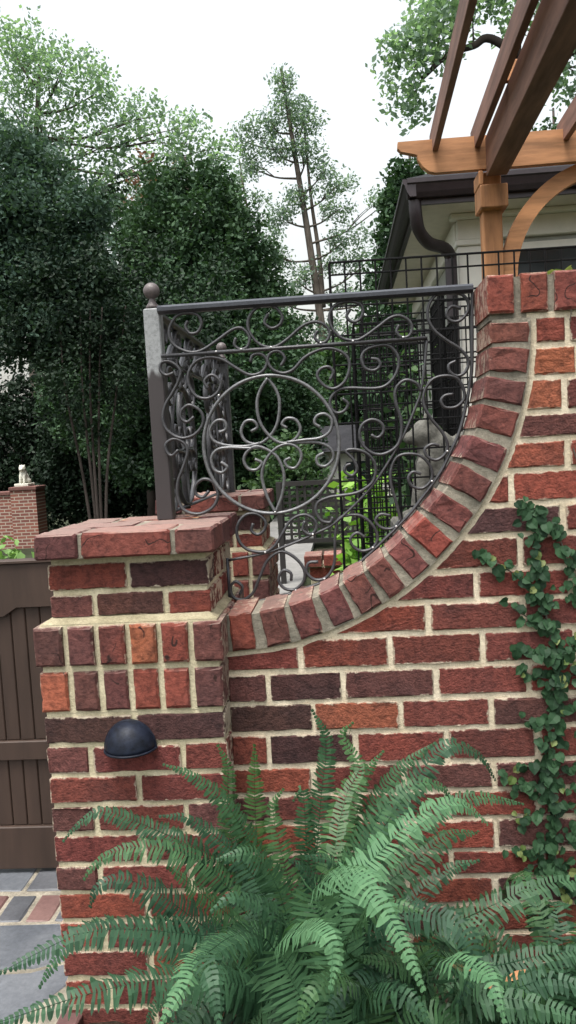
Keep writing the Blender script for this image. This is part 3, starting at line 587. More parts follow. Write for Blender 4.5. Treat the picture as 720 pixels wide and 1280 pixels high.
for zt, zb, joints, tones in ROWS:
    xs = list(joints)
    while xs[0] - 0.2175 > WX0 and zt < 0.9: xs.insert(0, xs[0] - 0.2175)
    xl_row = max(WX0, arc_left(zb))
    xs = [WX0 - J] + [q for q in xs if q > xl_row + 0.012]
    while xs[-1] + 0.2175 < WX1 - 0.03: xs.append(xs[-1] + 0.2175)
    xs.append(WX1)
    for i in range(len(xs) - 1):
        x0, x1, z0, z1 = xs[i] + J, xs[i + 1] - J, zb + J, zt - J
        if arc_left(z1) <= x0 and arc_left(z0) <= x0:
            brick(x0, x1, 0.0, 0.095, z0, z1, wall, tones.get(i))
        else:                                   # cut to the curve
            zs = np.linspace(z0, z1, 9); L = [(max(x0, arc_left(z)), z) for z in zs]
            if L[0][0] > x1 - 0.008: continue
            keep = [p for p in L if p[0] < x1 - 0.002]
            if keep[-1][1] < z1 - 1e-6:         # the curve leaves through the right-hand end
                lo, hi = keep[-1][1], min(z1, keep[-1][1] + (z1 - z0) / 8)
                for _ in range(20):
                    mid = (lo + hi) / 2
                    if max(x0, arc_left(mid)) < x1: lo = mid
                    else: hi = mid
                left = keep + [(x1, lo)]; poly = [(x1, z0)] + [(x1, lo)] + keep[::-1]
            else: poly = [(x1, z0), (x1, z1)] + keep[::-1]
            if arc_left(z1) < x0: pass
            o = mobj('brick', *prism_mesh(poly, 0.0, 0.095, 0.004, 0.0006, 0.03), mat=M_BRICK, parent=wall); tone(o, tones.get(i))
# field mortar: everything outside the arch circle, 7 mm behind the brick faces
poly = [(WX0 - 0.02, -0.04), (WX1 - .004, -0.04), (WX1 - .004, 1.640), (AX + AO - 0.022, 1.640)]
for k in range(0, 41): a = -(math.pi / 2) * k / 40; poly.append((AX + (AO - 0.022) * math.cos(a), AZ + (AO - 0.022) * math.sin(a)))
poly.append((WX0 - 0.02, AZ - AO + 0.022))
def mortar_prism(name, poly, y0, y1, mat, parent):
    n = len(poly); v = [(p[0], y0, p[1]) for p in poly] + [(p[0], y1, p[1]) for p in poly]
    f = [tuple(range(n)), tuple(range(2 * n - 1, n - 1, -1))] + [((k + 1) % n, k, n + k, n + (k + 1) % n) for k in range(n)]
    o = mobj(name, v, f, mat, parent, center=False); return o
mortar_prism('mortar', poly, 0.0045, WT - 0.006, M_MORTAR, wall)
# arch course: fifteen bricks on edge, wide weathered joints
ARCS = [(.006, .058), (.081, .137), (.155, .207), (.231, .280), (.296, .347), (.363, .408), (.426, .474), (.492, .543), (.562, .616), (.640, .694), (.712, .766), (.788, .842), (.856, .905), (.922, .972), (.984, 1.027)]
AT = ['red', 'plum', 'arch', 'worn', 'arch', 'worn', 'arch', 'red', 'arch', 'worn', 'worn', 'arch', 'worn', 'arch', 'arch']
for (s0, s1), tn in zip(ARCS, AT):
    a0 = -math.pi / 2 + s0 / AR; a1 = -math.pi / 2 + s1 / AR; am = (a0 + a1) / 2; hw = (a1 - a0) * AR / 2 + 0.0022
    c, s = math.cos(am), math.sin(am)
    def P(r_, w): return (AX + c * r_ - s * w, AZ + s * r_ + c * w)
    ro = AO - 0.018
    pts = [P(AR + random.uniform(-.002, .002), -hw), P(ro, -hw), P(ro, hw), P(AR + random.uniform(-.002, .002), hw)]
    o = mobj('arch_brick', *prism_mesh(pts, -0.010 + random.uniform(-.002, .002), WT, 0.004, 0.0012, 0.022), mat=M_BRICK_S, parent=wall); tone(o, tn, 0.1)
poly = [(AX + (AR + .0055) * math.cos(a), AZ + (AR + .0055) * math.sin(a)) for a in np.linspace(0.012, -math.pi / 2 - 0.006, 48)]
poly += [(AX + (AO - .0145) * math.cos(a), AZ + (AO - .0145) * math.sin(a)) for a in np.linspace(-math.pi / 2 - 0.006, 0.012, 48)]
mortar_prism('arch_mortar', poly, -0.0045, WT - 0.004, M_MORTAR_G, wall)
# soldier coping on the tall end
x = 0.353; i = 0
while x < WX1 - 0.06:
    o = mobj('coping_brick', *prism_mesh([(x, 1.641), (x + .0605, 1.641), (x + .0605, 1.730), (x, 1.730)], -0.008 + random.uniform(-.002, .002), WT, 0.005, 0.0007, 0.03), mat=M_BRICK_S, parent=wall)
    tone(o, ('red', 'red', 'deep')[i % 3], 0.1); x += 0.0765; i += 1
mortar_prism('coping_mortar', [(0.358, 1.628), (WX1 - .006, 1.628), (WX1 - .006, 1.7245), (0.358, 1.7245)], 0.005, WT - 0.006, M_MORTAR_G, wall)

# ---- pier
M_FILLET = mortar_material('mossy_weathered_ledge', (0.24, 0.215, 0.14), (0.40, 0.36, 0.25), (0.16, 0.155, 0.085))
def make_pier(front):
    pier = thing('brick_pier', 'square red brick pier with soldier bands and flat cap carrying the dome lamp', 'pier', (-0.522, 0.12, 0))
    x0, x1, y0, y1 = -0.741, -0.306, -0.090, 0.330
    T = 0.1
    def course(zb, zt, kind, X0, X1, Y0, Y1, tn=(), jj=J):
        z0, z1 = zb + J, zt - J
        xm = (X0 + X1) / 2
        if kind == 'full':
            b_ = [(X0, xm - jj, Y0, Y0 + T), (xm + jj, X1, Y0, Y0 + T), (X0, xm - jj, Y1 - T, Y1), (xm + jj, X1, Y1 - T, Y1),
                  (X0, X0 + T, Y0 + T + .012, Y1 - T - .012), (X1 - T, X1, Y0 + T + .012, Y1 - T - .012)]
        else:
            ym = (Y0 + Y1) / 2
            b_ = [(X0, X0 + T, Y0, ym - jj), (X0 + T + .013, X1 - T - .013, Y0, Y0 + T), (X1 - T, X1, Y0, ym - jj),
                  (X0, X0 + T, ym + jj, Y1), (X1 - T, X1, ym + jj, Y1), (X0 + T + .013, X1 - T - .013, Y1 - T, Y1)]
        for q, (a, b, c, d) in enumerate(b_): brick(a, b, c, d, z0, z1, pier, tn[q] if q < len(tn) else None)
    zs = [0.756, 0.681, 0.607, 0.533, 0.461, 0.385, 0.313, 0.241, 0.167, 0.094, 0.020, -0.055]
    TT = {0: ('dark', 'dark'), 1: ('plum', 'deep', 'deep'), 2: ('deep', 'deep'), 3: ('brown', 'deep', 'brown'), 4: ('deep', 'deep'), 5: ('plum', 'deep', 'deep')}
    for i in range(len(zs) - 1): course(zs[i + 1], zs[i], 'full' if i % 2 == 0 else 'half', x0, x1, y0, y1, TT.get(i, ()))
    # two soldier bands, standing 4 mm proud
    for r_, (zb, zt) in enumerate(((0.756, 0.867), (0.867, 0.976))):
        e = 0.005 if r_ == 0 else 0.011
        X0, X1, Y0, Y1 = x0 - e + .004, x1 + e - .004, y0 - e, y1 + e
        tn = [('orange', 'plum', 'brown', 'red', 'red', 'brown'), ('plum', 'brown', 'deep', 'orange', 'red', 'plum')][r_]
        w = (X1 - X0) / 6
        for k in range(6):
            for fb, (ya, yb) in enumerate(((Y0, Y0 + T), (Y1 - T, Y1))):
                a = X0 + k * w + (.0075 if k else 0); b = X0 + (k + 1) * w - (.0075 if k < 5 else 0)
                o = mobj('soldier_brick', *prism_mesh([(a, zb + .008), (b, zb + .008), (b, zt - .008), (a, zt - .008)], ya, yb, 0.005, 0.0007, 0.03), mat=M_BRICK_S, parent=pier)
                tone(o, tn[k] if not fb else None, 0.1)
        ws = (Y1 - Y0 - 2 * T) / 3
        for k in range(3):
            a, b = Y0 + T + k * ws + .0075, Y0 + T + (k + 1) * ws - .0075
            for xa, xb in ((X0, X0 + T), (X1 - T, X1)):
                o = mobj('soldier_brick', *brick_mesh(xa, xb, a, b, zb + .008, zt - .008, 0.005, 0.0007, 4), mat=M_BRICK_S, parent=pier); tone(o, None, .1)
    # neck
    nx0, nx1, ny0, ny1 = -0.713, -0.327, -0.064, 0.304
    course(1.044, 1.117, 'full', nx0, nx1, ny0, ny1, ('red', 'dark')); course(0.979, 1.044, 'half', nx0, nx1, ny0, ny1, ('plum', 'brown', 'red'))
    # mortar core
    b = MB(); b.box(x0 + .0055, x1 - .0055, y0 + .0055, y1 - .0055, -0.05, 0.7575); b.obj('mortar', M_MORTAR_P, pier)
    b = MB(); b.box(x0 + .0055, x1 - .0055, y0 + .0045, y1 - .0045, 0.7580, 0.9720); b.obj('band_mortar', M_MORTAR_P, pier)
    # sloped mortar weathering between band and neck
    v = []
    for (e, z) in ((-0.004, 0.9725), (-0.026, 0.9850)):
        v += [(x0 - e, y0 - e, z), (x1 + e, y0 - e, z), (x1 + e, y1 + e, z), (x0 - e, y1 + e, z)]
    mobj('mortar_fillet', v, [(3, 2, 1, 0), (4, 5, 6, 7)] + [(k, (k + 1) % 4, 4 + (k + 1) % 4, 4 + k) for k in range(4)], M_FILLET, pier)
    b = MB(); b.box(nx0 + .007, nx1 - .007, ny0 + .007, ny1 - .007, 0.9855, 1.128); b.obj('neck_mortar', M_MORTAR_P, pier)
    # cap: bricks on edge round the rim, mortar bed between
    cx0, cx1, cy0, cy1 = -0.730, -0.305, -0.100, 0.335
    cap = setpar(empty('cap', (-0.5175, 0.1175, 1.155)), pier)
    zb, zt = 1.1285, 1.1885
    segs = [(cx0, cx0 + .103, 'brown'), (cx0 + .114, cx1 - .101, 'deep'), (cx1 - .091, cx1, 'plum')]
    for a, b_, tn in segs:
        brick(a, b_, cy0, cy0 + .135, zb, zt, cap, tn, M_BRICK_C, 0.005, 0.0008, 'cap_brick')
        brick(a, b_, cy1 - .135, cy1, zb, zt, cap, tn, M_BRICK_C, 0.005, 0.0008, 'cap_brick')
    brick(cx0, cx0 + .2, cy0 + .147, cy1 - .147, zb, zt, cap, 'brown', M_BRICK_C, 0.005, 0.0008, 'cap_brick')
    brick(cx0 + .212, cx1, cy0 + .147, cy1 - .147, zb, zt, cap, 'brown', M_BRICK_C, 0.005, 0.0008, 'cap_brick')
    mobj('cap_mortar', *plain_box(cx0 + .008, cx1 - .008, cy0 + .008, cy1 - .008, zb + .0005, zt - .003), mat=M_MORTAR_G, parent=cap)
    return pier
front_pier = make_pier(True)
rear_pier = copy_tree(front_pier, None, (0.0, 1.25, 0.0))
rear_pier['label'] = 'matching brick pier standing behind, seen through the scrolled iron panel'
# ================================================================ WROUGHT IRON
FY = 0.17                                   # plane of the front panel
def bar(name, P2, parent, r=0.0046, flat=1.35, mat=None, plane='y', off=FY, sub=5, smooth=True, taper=False):
    Q = catmull(P2, sub) if sub else np.array(P2, float)
    if plane == 'y': P = np.c_[Q[:, 0], np.full(len(Q), off), Q[:, 1]]; up = (0, 1, 0)
    else: P = np.c_[np.full(len(Q), off), Q[:, 0], Q[:, 1]]; up = (1, 0, 0)
    return mobj(name, *tube_mesh(P, r, 8, up, flat), mat=mat or M_IRON, parent=parent, smooth=smooth)
def fence_post(parent, x, y, z0, z1, s, mat):
    b = MB(); b.add(*brick_mesh(x - s, x + s, y - s, y + s, z0, z1, 0.003, 0, 4)); p = b.obj('post', mat, parent)
    prof = [(0.010, 0.0), (0.0175, 0.002), (0.017, 0.008), (0.0095, 0.018), (0.008, 0.026)]
    prof += [(max(0.0005, 0.0215 * math.sin(t)), 0.0475 - 0.0215 * math.cos(t)) for t in np.linspace(0.40, math.pi, 14)]
    mobj('ball_finial', *lathe_mesh((x, y, z1), prof), mat=M_BALL, parent=p, smooth=True)
    return p
def clamp(P): return [(max(x, -0.3125), z) if z < 1.13 else (x, z) for x, z in P]
fence = thing('iron_fence_panel', 'wrought iron scrollwork panel with ringed rosette fitted into the curve of the brick wall', 'fence panel', (-0.07, FY, 0.95))
fence_post(fence, -0.476, 0.200, 1.187, 1.741, 0.0215, M_POST)
v, f = tube_mesh([(-0.455, FY, 1.7325), (0.348, FY, 1.7335)], 0.0118, 8, (0, 1, 0), 1.7)
mobj('top_rail', v, f, M_RAIL, fence)
bar('outer_bar', clamp([(0.3475, 1.724)] + FRAME_OUTER[1:]), fence, 0.0042, 2.0, M_IRON)
bar('upright_bar', [(-0.3155, 0.950), (-0.3155, 1.079)], fence, 0.004, 1.8, M_RAIL, sub=0)
bar('middle_rail', [(-0.4545, 1.6150), (0.2300, 1.6175)], fence, 0.0052, 1.9, M_IRON, sub=0)
bar('inner_bar', clamp(FRAME_INNER2[:3] + [(0.1985, 1.4560)] + FRAME_INNER2[4:]), fence, 0.0036, 1.8, M_IRON)
cx, cz, rr = -0.1825, 1.3700, 0.1765
ring = np.array([(cx + rr * math.cos(a), FY - 0.001, cz + rr * 1.012 * math.sin(a)) for a in np.linspace(0, 2 * math.pi, 73)[:-1]])
mobj('ring', *tube_mesh(ring, 0.0050, 8, (0, 1, 0), 1.35, closed=True), mat=M_IRON_L, parent=fence, smooth=True)
for k, P in SCROLLS.items():
    if k[0] in 'PH': bar('rosette_scroll', P, fence, 0.0043, 1.4, M_IRON_L, off=FY + random.uniform(-.003, .003))
    else: bar('scroll', clamp(P), fence, 0.0042 if k[0] in 'TB' else 0.0044, 1.5, M_IRON, off=FY + random.uniform(-.002, .002))
for (x, z) in FRAME_DOTS:
    v, f = lathe_mesh((max(x, -.31), FY - 0.0085, z), [(0.0004, -0.0028), (0.0024, -0.0018), (0.0030, 0.0), (0.0024, 0.0018), (0.0004, 0.0028)], 8)
    mobj('weld_bead', v, f, M_WELD, fence, smooth=True)

# the return panel runs straight back from the same post to a post on the rear pier
side = thing('iron_fence_panel', 'receding wrought iron scroll panel running back between the two brick piers', 'fence panel', (-0.476, 0.85, 1.19))
fence_post(side, -0.476, 1.450, 1.187, 1.741, 0.0215, M_IRON)
SX = -0.476
v, f = tube_mesh([(SX, 0.224, 1.7325), (SX, 1.426, 1.7325)], 0.0098, 8, (1, 0, 0), 1.9)
mobj('top_rail', v, f, M_RAIL, side)
bar('middle_rail', [(0.224, 1.6150), (1.426, 1.6150)], side, 0.0044, 1.8, M_IRON, 'x', SX, 0)
bar('bottom_rail', [(0.224, 1.2020), (1.426, 1.2020)], side, 0.0044, 1.8, M_IRON, 'x', SX, 0)
def sidebar(P, du=0.0, mirror=False, mat=None, name='scroll'):
    Q = [((x + 0.476) + du, z) for x, z in P]
    if mirror: Q = [(1.25 - u, z) for u, z in Q]
    Q = [(0.200 + u, z) for u, z in Q]
    bar(name, Q, side, 0.0046, 2.0, mat or M_IRON, 'x', SX + random.uniform(-.004, .004), 4)
for k in range(6):
    if 0.03 + 0.2 * k < 1.1: sidebar(SCROLLS['T1'], 0.195 * k - 0.0, False)
for mir in (False, True):
    for n_ in ('L1', 'L2', 'L3', 'R3'): sidebar(SCROLLS[n_], 0.0, mir)
    for n_ in ('P1', 'P2', 'P3', 'P4', 'H1', 'H2', 'H3', 'H4'): sidebar(SCROLLS[n_], 0.012, mir, name='rosette_scroll')
    c = 0.305 if not mir else 1.25 - 0.305
    rg = np.array([(SX, 0.200 + c + rr * math.cos(a), 1.385 + rr * math.sin(a)) for a in np.linspace(0, 2 * math.pi, 49)[:-1]])
    mobj('ring', *tube_mesh(rg, 0.0050, 8, (1, 0, 0), 1.7, closed=True), mat=M_IRON, parent=side, smooth=True)

# ================================================================ DOME LAMP ON THE PIER
lamp = thing('wall_lamp', 'dark blue-black half-dome step lamp fixed to the brick pier', 'lamp', (-0.535, -0.09, 0.70))
v = []; f = []
nu, nv = 24, 10; lx, ly, lz, lr = -0.5345, -0.0925, 0.672, 0.0605
for j in range(nv + 1):
    e = (math.pi / 2) * j / nv
    for i in range(nu + 1):
        a = math.pi * i / nu
        v.append((lx - lr * math.cos(a) * math.cos(e) ** 0.85, ly - 0.062 * math.sin(a) * math.cos(e) ** 0.8, lz + 0.068 * math.sin(e)))
for j in range(nv):
    for i in range(nu): a = j * (nu + 1) + i; f.append((a, a + 1, a + nu + 2, a + nu + 1))
o = mobj('shade', v, f, M_LAMP, lamp, smooth=True)
md = o.modifiers.new('thickness', 'SOLIDIFY'); md.thickness = 0.003; md.offset = -1
rim = [(lx - lr * 1.012 * math.cos(a), ly - 0.063 * math.sin(a), lz) for a in np.linspace(0, math.pi, 25)]
mobj('rim', *tube_mesh(rim, 0.0028, 8), mat=M_LAMP, parent=lamp, smooth=True)
mobj('back_plate', *prism_mesh([(lx + 0.064 * math.cos(a), lz - 0.002 + 0.072 * math.sin(a)) for a in np.linspace(math.pi, 0, 17)][::-1], -0.0985, -0.0915, 0.001), mat=M_LAMP, parent=lamp)

# ================================================================ BROWN GATE
gate = thing('wooden_gate', 'brown painted plank gate beside the brick pier, standing on the paving', 'gate', (-1.4, 0.62, 0))
GY = 0.62
gx0, gx1 = -2.35, -0.74
v, f = prism_mesh([(gx1, 1.035), (gx0, 1.035), (gx0, 0.845), (-1.12, 0.865), (-1.075, 0.893), (gx1, 0.893)][::1], GY - 0.022, GY + 0.022, 0.003)
mobj('top_rail', v, f, M_GATE, gate)
mobj('cap_strip', *brick_mesh(gx0, gx1, GY - 0.03, GY + 0.03, 1.0365, 1.047, 0.002, 0, 2), mat=M_GATE, parent=gate)
mobj('middle_rail', *brick_mesh(gx0, gx1, GY - 0.022, GY + 0.022, 0.384, 0.448, 0.003, 0, 2), mat=M_GATE, parent=gate)
mobj('bottom_rail', *brick_mesh(gx0, gx1, GY - 0.022, GY + 0.022, 0.012, 0.157, 0.003, 0, 2), mat=M_GATE, parent=gate)
mobj('post', *brick_mesh(gx1 + .003, gx1 + .09, GY - 0.04, GY + 0.04, -0.05, 1.06, 0.003, 0, 2), mat=M_GATE, parent=gate)
x = gx0 + 0.02
while x < gx1 - 0.02:
    for (za, zb) in ((0.4485, 0.892), (0.1575, 0.3835)):
        mobj('plank', *brick_mesh(x + .0012, min(x + 0.0478, gx1 - .001), GY - 0.008, GY + 0.008, za, zb, 0.0028, 0, 2), mat=M_GATE, parent=gate)
    x += 0.049

# ================================================================ PERGOLA
perg = thing('pergola', 'orange-brown cedar pergola with scrolled beam end, rafters and arched brace', 'pergola', (1.03, 3.33, 0))
PYW = 3.30
pr = []
# crossbeam with ogee end
prof = [(0.440, 3.205), (0.436, 3.165), (0.455, 3.145), (0.52, 3.128), (0.553, 3.118), (0.560, 3.085), (0.585, 3.045), (0.625, 3.012), (0.66, 3.003), (3.6, 3.003), (3.6, 3.20), (0.56, 3.205)]
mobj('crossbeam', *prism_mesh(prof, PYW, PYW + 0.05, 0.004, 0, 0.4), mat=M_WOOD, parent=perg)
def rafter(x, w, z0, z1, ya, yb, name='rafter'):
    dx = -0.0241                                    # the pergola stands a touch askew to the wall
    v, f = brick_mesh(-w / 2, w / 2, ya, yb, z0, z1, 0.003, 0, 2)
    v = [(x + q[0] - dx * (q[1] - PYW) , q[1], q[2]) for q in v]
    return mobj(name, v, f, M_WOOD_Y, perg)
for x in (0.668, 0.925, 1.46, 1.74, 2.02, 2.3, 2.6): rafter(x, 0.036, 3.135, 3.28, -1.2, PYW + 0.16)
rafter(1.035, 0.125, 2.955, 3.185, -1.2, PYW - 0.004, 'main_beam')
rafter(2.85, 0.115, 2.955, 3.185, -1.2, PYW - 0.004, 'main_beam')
mobj('purlin', *brick_mesh(0.915, 1.03, 2.50, 2.54, 3.186, 3.29, 0.003, 0, 2), mat=M_WOOD, parent=perg)
# posts with capital blocks
for px in (1.012, 2.85):
    mobj('post', *brick_mesh(px - .06, px + .06, PYW + .055, PYW + .175, -0.05, 3.0, 0.006, 0, 2), mat=M_WOOD_V, parent=perg)
    b = MB(); b.box(px - .085, px + .085, PYW - .02, PYW + .185, 2.765, 2.905, 0.006); b.obj('capital', M_WOOD_V, perg)
    b = MB(); b.box(px - .088, px - 0.061, PYW - .016, PYW + .18, 2.906, 2.99, 0.004); b.obj('capital_block', M_WOOD_V, perg)
    mobj('post', *brick_mesh(px + .0, px + .12, -1.15, -1.03, -0.05, 2.954, 0.006, 0, 2), mat=M_WOOD_V, parent=perg) if px > 2 else None
mobj('post', *brick_mesh(1.09, 1.21, -3.35, -3.23, -0.05, 2.954, 0.006, 0, 2), mat=M_WOOD_V, parent=perg) if False else None
# arched brace
R0, R1 = 0.60, 0.70; bx, bz = 1.76, 2.35
poly = [(bx + R1 * math.cos(a), bz + R1 * math.sin(a)) for a in np.linspace(R(60), R(184), 26)] + [(bx + R0 * math.cos(a), bz + R0 * math.sin(a)) for a in np.linspace(R(184), R(60), 26)]
mobj('brace', *prism_mesh_ribbon(poly, PYW + .08, PYW + .15), mat=M_WOOD, parent=perg)

# ================================================================ HOUSE CORNER
house = thing('house', 'white trimmed house corner with dark brown gutter and downspout behind the pergola', 'house', (2.5, 6.5, 0))
HX, HY = 0.99, 4.70
mobj('wall', *plain_box(HX + .03, 5.2, HY + .03, 8.6, -0.05, 3.10), mat=M_WALLSIDE, parent=house)
for (a, b_) in ((HX, 1.215), (2.9, 3.12)):
    mobj('pilaster', *brick_mesh(a, b_, HY - 0.01, HY + 0.2, -0.05, 2.86, 0.006, 0, 2), mat=M_TRIM, parent=house)
    mobj('pilaster_cap', *brick_mesh(a - .02, b_ + .02, HY - .035, HY + .22, 2.8605, 2.905, 0.008, 0, 2), mat=M_TRIM, parent=house)
mobj('frieze', *brick_mesh(HX - .004, 5.21, HY - 0.02, HY + 0.05, 2.906, 3.06, 0.006, 0, 2), mat=M_TRIM, parent=house)
mobj('side_frieze', *brick_mesh(HX - .018, HX + 0.045, HY + 0.051, 8.6, 2.906, 3.06, 0.006, 0, 2), mat=M_TRIM, parent=house)
mobj('crown_moulding', *brick_mesh(HX - .06, 5.2, HY - 0.08, HY + 0.03, 3.061, 3.10, 0.01, 0, 2), mat=M_TRIM, parent=house)
mobj('soffit', *plain_box(0.66, 5.3, 4.31, 8.7, 3.101, 3.125), mat=M_SOFFIT, parent=house)
b = MB(); b.box(0.64, 5.3, 4.285, 4.315, 3.09, 3.235); b.obj('fascia', M_GUTTER, house)
b = MB(); b.box(0.635, 0.665, 4.316, 8.7, 3.09, 3.235); b.obj('side_fascia', M_GUTTER, house)
gp = [(0.0, 3.255), (0.0, 3.225), (0.012, 3.215), (0.03, 3.165), (0.05, 3.13), (0.095, 3.13), (0.095, 3.25)]
def gutter(name, p0, p1, axis):
    n = len(gp); v = []; f = []
    for t in (p0, p1):
        for (d, z) in gp: v.append((t, 4.188 + d, z) if axis == 'x' else (0.538 + d, t, z))
    for k in range(n): f.append((k, (k + 1) % n, n + (k + 1) % n, n + k))
    f.append(tuple(range(n - 1, -1, -1))); f.append(tuple(range(n, 2 * n)))
    mobj(name, v, f, M_GUTTER, house)
gutter('gutter', 0.57, 5.3, 'x'); gutter('side_gutter', 4.20, 8.7, 'y')
rv = [(0.56, 4.21, 3.262), (5.4, 4.21, 3.262), (5.4, 8.8, 3.262), (0.56, 8.8, 3.262), (2.9, 6.4, 4.2), (3.2, 6.4, 4.2)]
mobj('roof', rv, [(0, 1, 5, 4), (1, 2, 5), (2, 3, 4, 5), (3, 0, 4), (3, 2, 1, 0)], M_ROOF, house)
dp = catmull([(0.63, 4.30, 3.14), (0.635, 4.31, 3.02), (0.66, 4.36, 2.92), (0.74, 4.46, 2.85), (0.86, 4.58, 2.835), (0.915, 4.635, 2.79), (0.925, 4.65, 2.66), (0.925, 4.65, 1.5), (0.925, 4.65, 0.0)], 6)
mobj('downspout', *tube_mesh(dp, 0.048, 10), mat=M_GUTTER, parent=house, smooth=True)
# porch window on the front
wd = MB(); wd.box(1.36, 2.62, HY + 0.004, HY + 0.02, 0.9, 2.80); w_ = wd.obj('window', M_GLASS, house)
for (a, b_, c, d) in ((1.30, 1.359, 0.84, 2.86), (2.621, 2.68, 0.84, 2.86), (1.36, 2.62, 2.801, 2.86), (1.36, 2.62, 0.84, 0.899)):
    q = MB(); q.box(a, b_, HY - 0.005, HY + 0.03, c, d); q.obj('window_frame', M_TRIM, w_)
# ================================================================ WIRE PLANT CAGES BEHIND THE WALL
def wire_panel(parent, p0, p1, z0, z1, sv, zs):
    p0 = np.array(p0); p1 = np.array(p1); L = np.linalg.norm(p1 - p0); n = int(round(L / sv))
    for k in range(n + 1):
        p = p0 + (p1 - p0) * k / n; r_ = 0.0052 if k in (0, n) else 0.0034
        mobj('upright_wire', *tube_mesh([(p[0], p[1], z0), (p[0], p[1], z1)], r_, 5), mat=M_WIRE, parent=parent)
    for z in zs:
        mobj('cross_wire', *tube_mesh([(p0[0], p0[1], z + .003), (p1[0], p1[1], z + .003)], 0.0034 if z < z1 - .01 else 0.0042, 5), mat=M_WIRE, parent=parent)
ZS = [1.978, 1.936, 1.83, 1.73, 1.63, 1.53, 1.43, 1.33, 1.23, 1.13, 1.03, 0.93, 0.8, 0.6, 0.4]
cage = thing('wire_trellis', 'tall flat black wire grid trellis standing behind the brick wall', 'trellis', (0.6, 0.9, 0))
wire_panel(cage, (-0.012, 0.90), (1.29, 0.93), -0.05, 1.978, 0.0525, ZS)
for (a, b, c, d, top, lab) in ((0.07, 0.47, 1.35, 1.75, 1.83, 'square black wire plant cage just behind the flat trellis'), (0.42, 0.86, 1.30, 1.72, 1.93, 'square black wire plant cage beside the house downspout'), (0.13, 0.52, 2.15, 2.55, 1.98, 'square black wire plant cage furthest back among the lime leaves')):
    cg = thing('plant_cage', lab, 'plant cage', ((a + b) / 2, (c + d) / 2, 0), 'black wire plant cages')
    zz = [z * top / 1.978 for z in ZS]
    for q0, q1 in (((a, c), (b, c)), ((b, c), (b, d)), ((b, d), (a, d)), ((a, d), (a, c))): wire_panel(cg, q0, q1, -0.05, top, 0.05, zz)

# ================================================================ STATUES
def blob(name, parts, voxel, mat, parent):
    """union of ellipsoids and tapered limbs remeshed into one skin"""
    v = []; f = []
    for p in parts:
        if len(p) == 2:
            (c, r_) = p; nu, nv = 14, 10; b = len(v)
            for j in range(nv + 1):
                e = math.pi * j / nv
                for i in range(nu):
                    a = 2 * math.pi * i / nu; v.append((c[0] + r_[0] * math.sin(e) * math.cos(a), c[1] + r_[1] * math.sin(e) * math.sin(a), c[2] - r_[2] * math.cos(e)))
            for j in range(nv):
                for i in range(nu): f.append((b + j * nu + i, b + j * nu + (i + 1) % nu, b + (j + 1) * nu + (i + 1) % nu, b + (j + 1) * nu + i))
        else:
            (p0, p1, ra, rb) = p; b = len(v); P = [np.array(p0) + (np.array(p1) - np.array(p0)) * t for t in np.linspace(0, 1, 6)]
            vv, ff = tube_mesh(P, ra, 12, None, 1.0, False, rb); v += [tuple(q) for q in vv]; f += [tuple(i + b for i in q) for q in ff]
    o = mobj(name, v, f, mat, parent, smooth=True)
    m1 = o.modifiers.new('skin', 'REMESH'); m1.mode = 'VOXEL'; m1.voxel_size = voxel; m1.use_smooth_shade = True
    m2 = o.modifiers.new('soft', 'SMOOTH'); m2.iterations = 3; m2.factor = 0.5
    return o
st = thing('garden_statue', 'grey cast stone statue of a seated animal on a plinth behind the wire trellis', 'statue', (0.33, 1.1, 0))
X0, Y0, Z0 = 0.365, 1.12, 1.065
blob('figure', [((X0 + .02, Y0, Z0 + .15), (.105, .085, .155)), ((X0 - .015, Y0 - .01, Z0 + .235), (.075, .07, .10)), ((X0 - .055, Y0 - .02, Z0 + .318), (.055, .052, .056)),
     ((X0 - .105, Y0 - .02, Z0 + .305), (.035, .030, .026)), ((X0 - .045, Y0 - .055, Z0 + .37), (.014, .012, .028)), ((X0 - .045, Y0 + .02, Z0 + .37), (.014, .012, .028)),
     ((X0 + .075, Y0 - .03, Z0 + .085), (.085, .06, .085)), ((X0 + .085, Y0, Z0 + .27), (.05, .05, .05)),
     ((X0 - .06, Y0 - .05, Z0 + .22), (X0 - .095, Y0 - .06, Z0 + .02), .034, .026), ((X0 - .06, Y0 + .03, Z0 + .22), (X0 - .095, Y0 + .03, Z0 + .02), .034, .026),
     ((X0 - .115, Y0 - .06, Z0 + .018), (.042, .026, .02)), ((X0 - .115, Y0 + .03, Z0 + .018), (.042, .026, .02)), ((X0 + .03, Y0 - .08, Z0 + .022), (.06, .03, .024))], 0.008, M_STONE, st)
b = MB(); b.box(X0 - .19, X0 + .18, Y0 - .14, Y0 + .14, Z0 - .06, Z0 + .004, .01); b.box(X0 - .15, X0 + .14, Y0 - .11, Y0 + .11, 0.1, Z0 - .061, .01); b.box(X0 - .2, X0 + .19, Y0 - .15, Y0 + .15, -0.06, 0.099, .01)
b.obj('plinth', M_STONE, st)

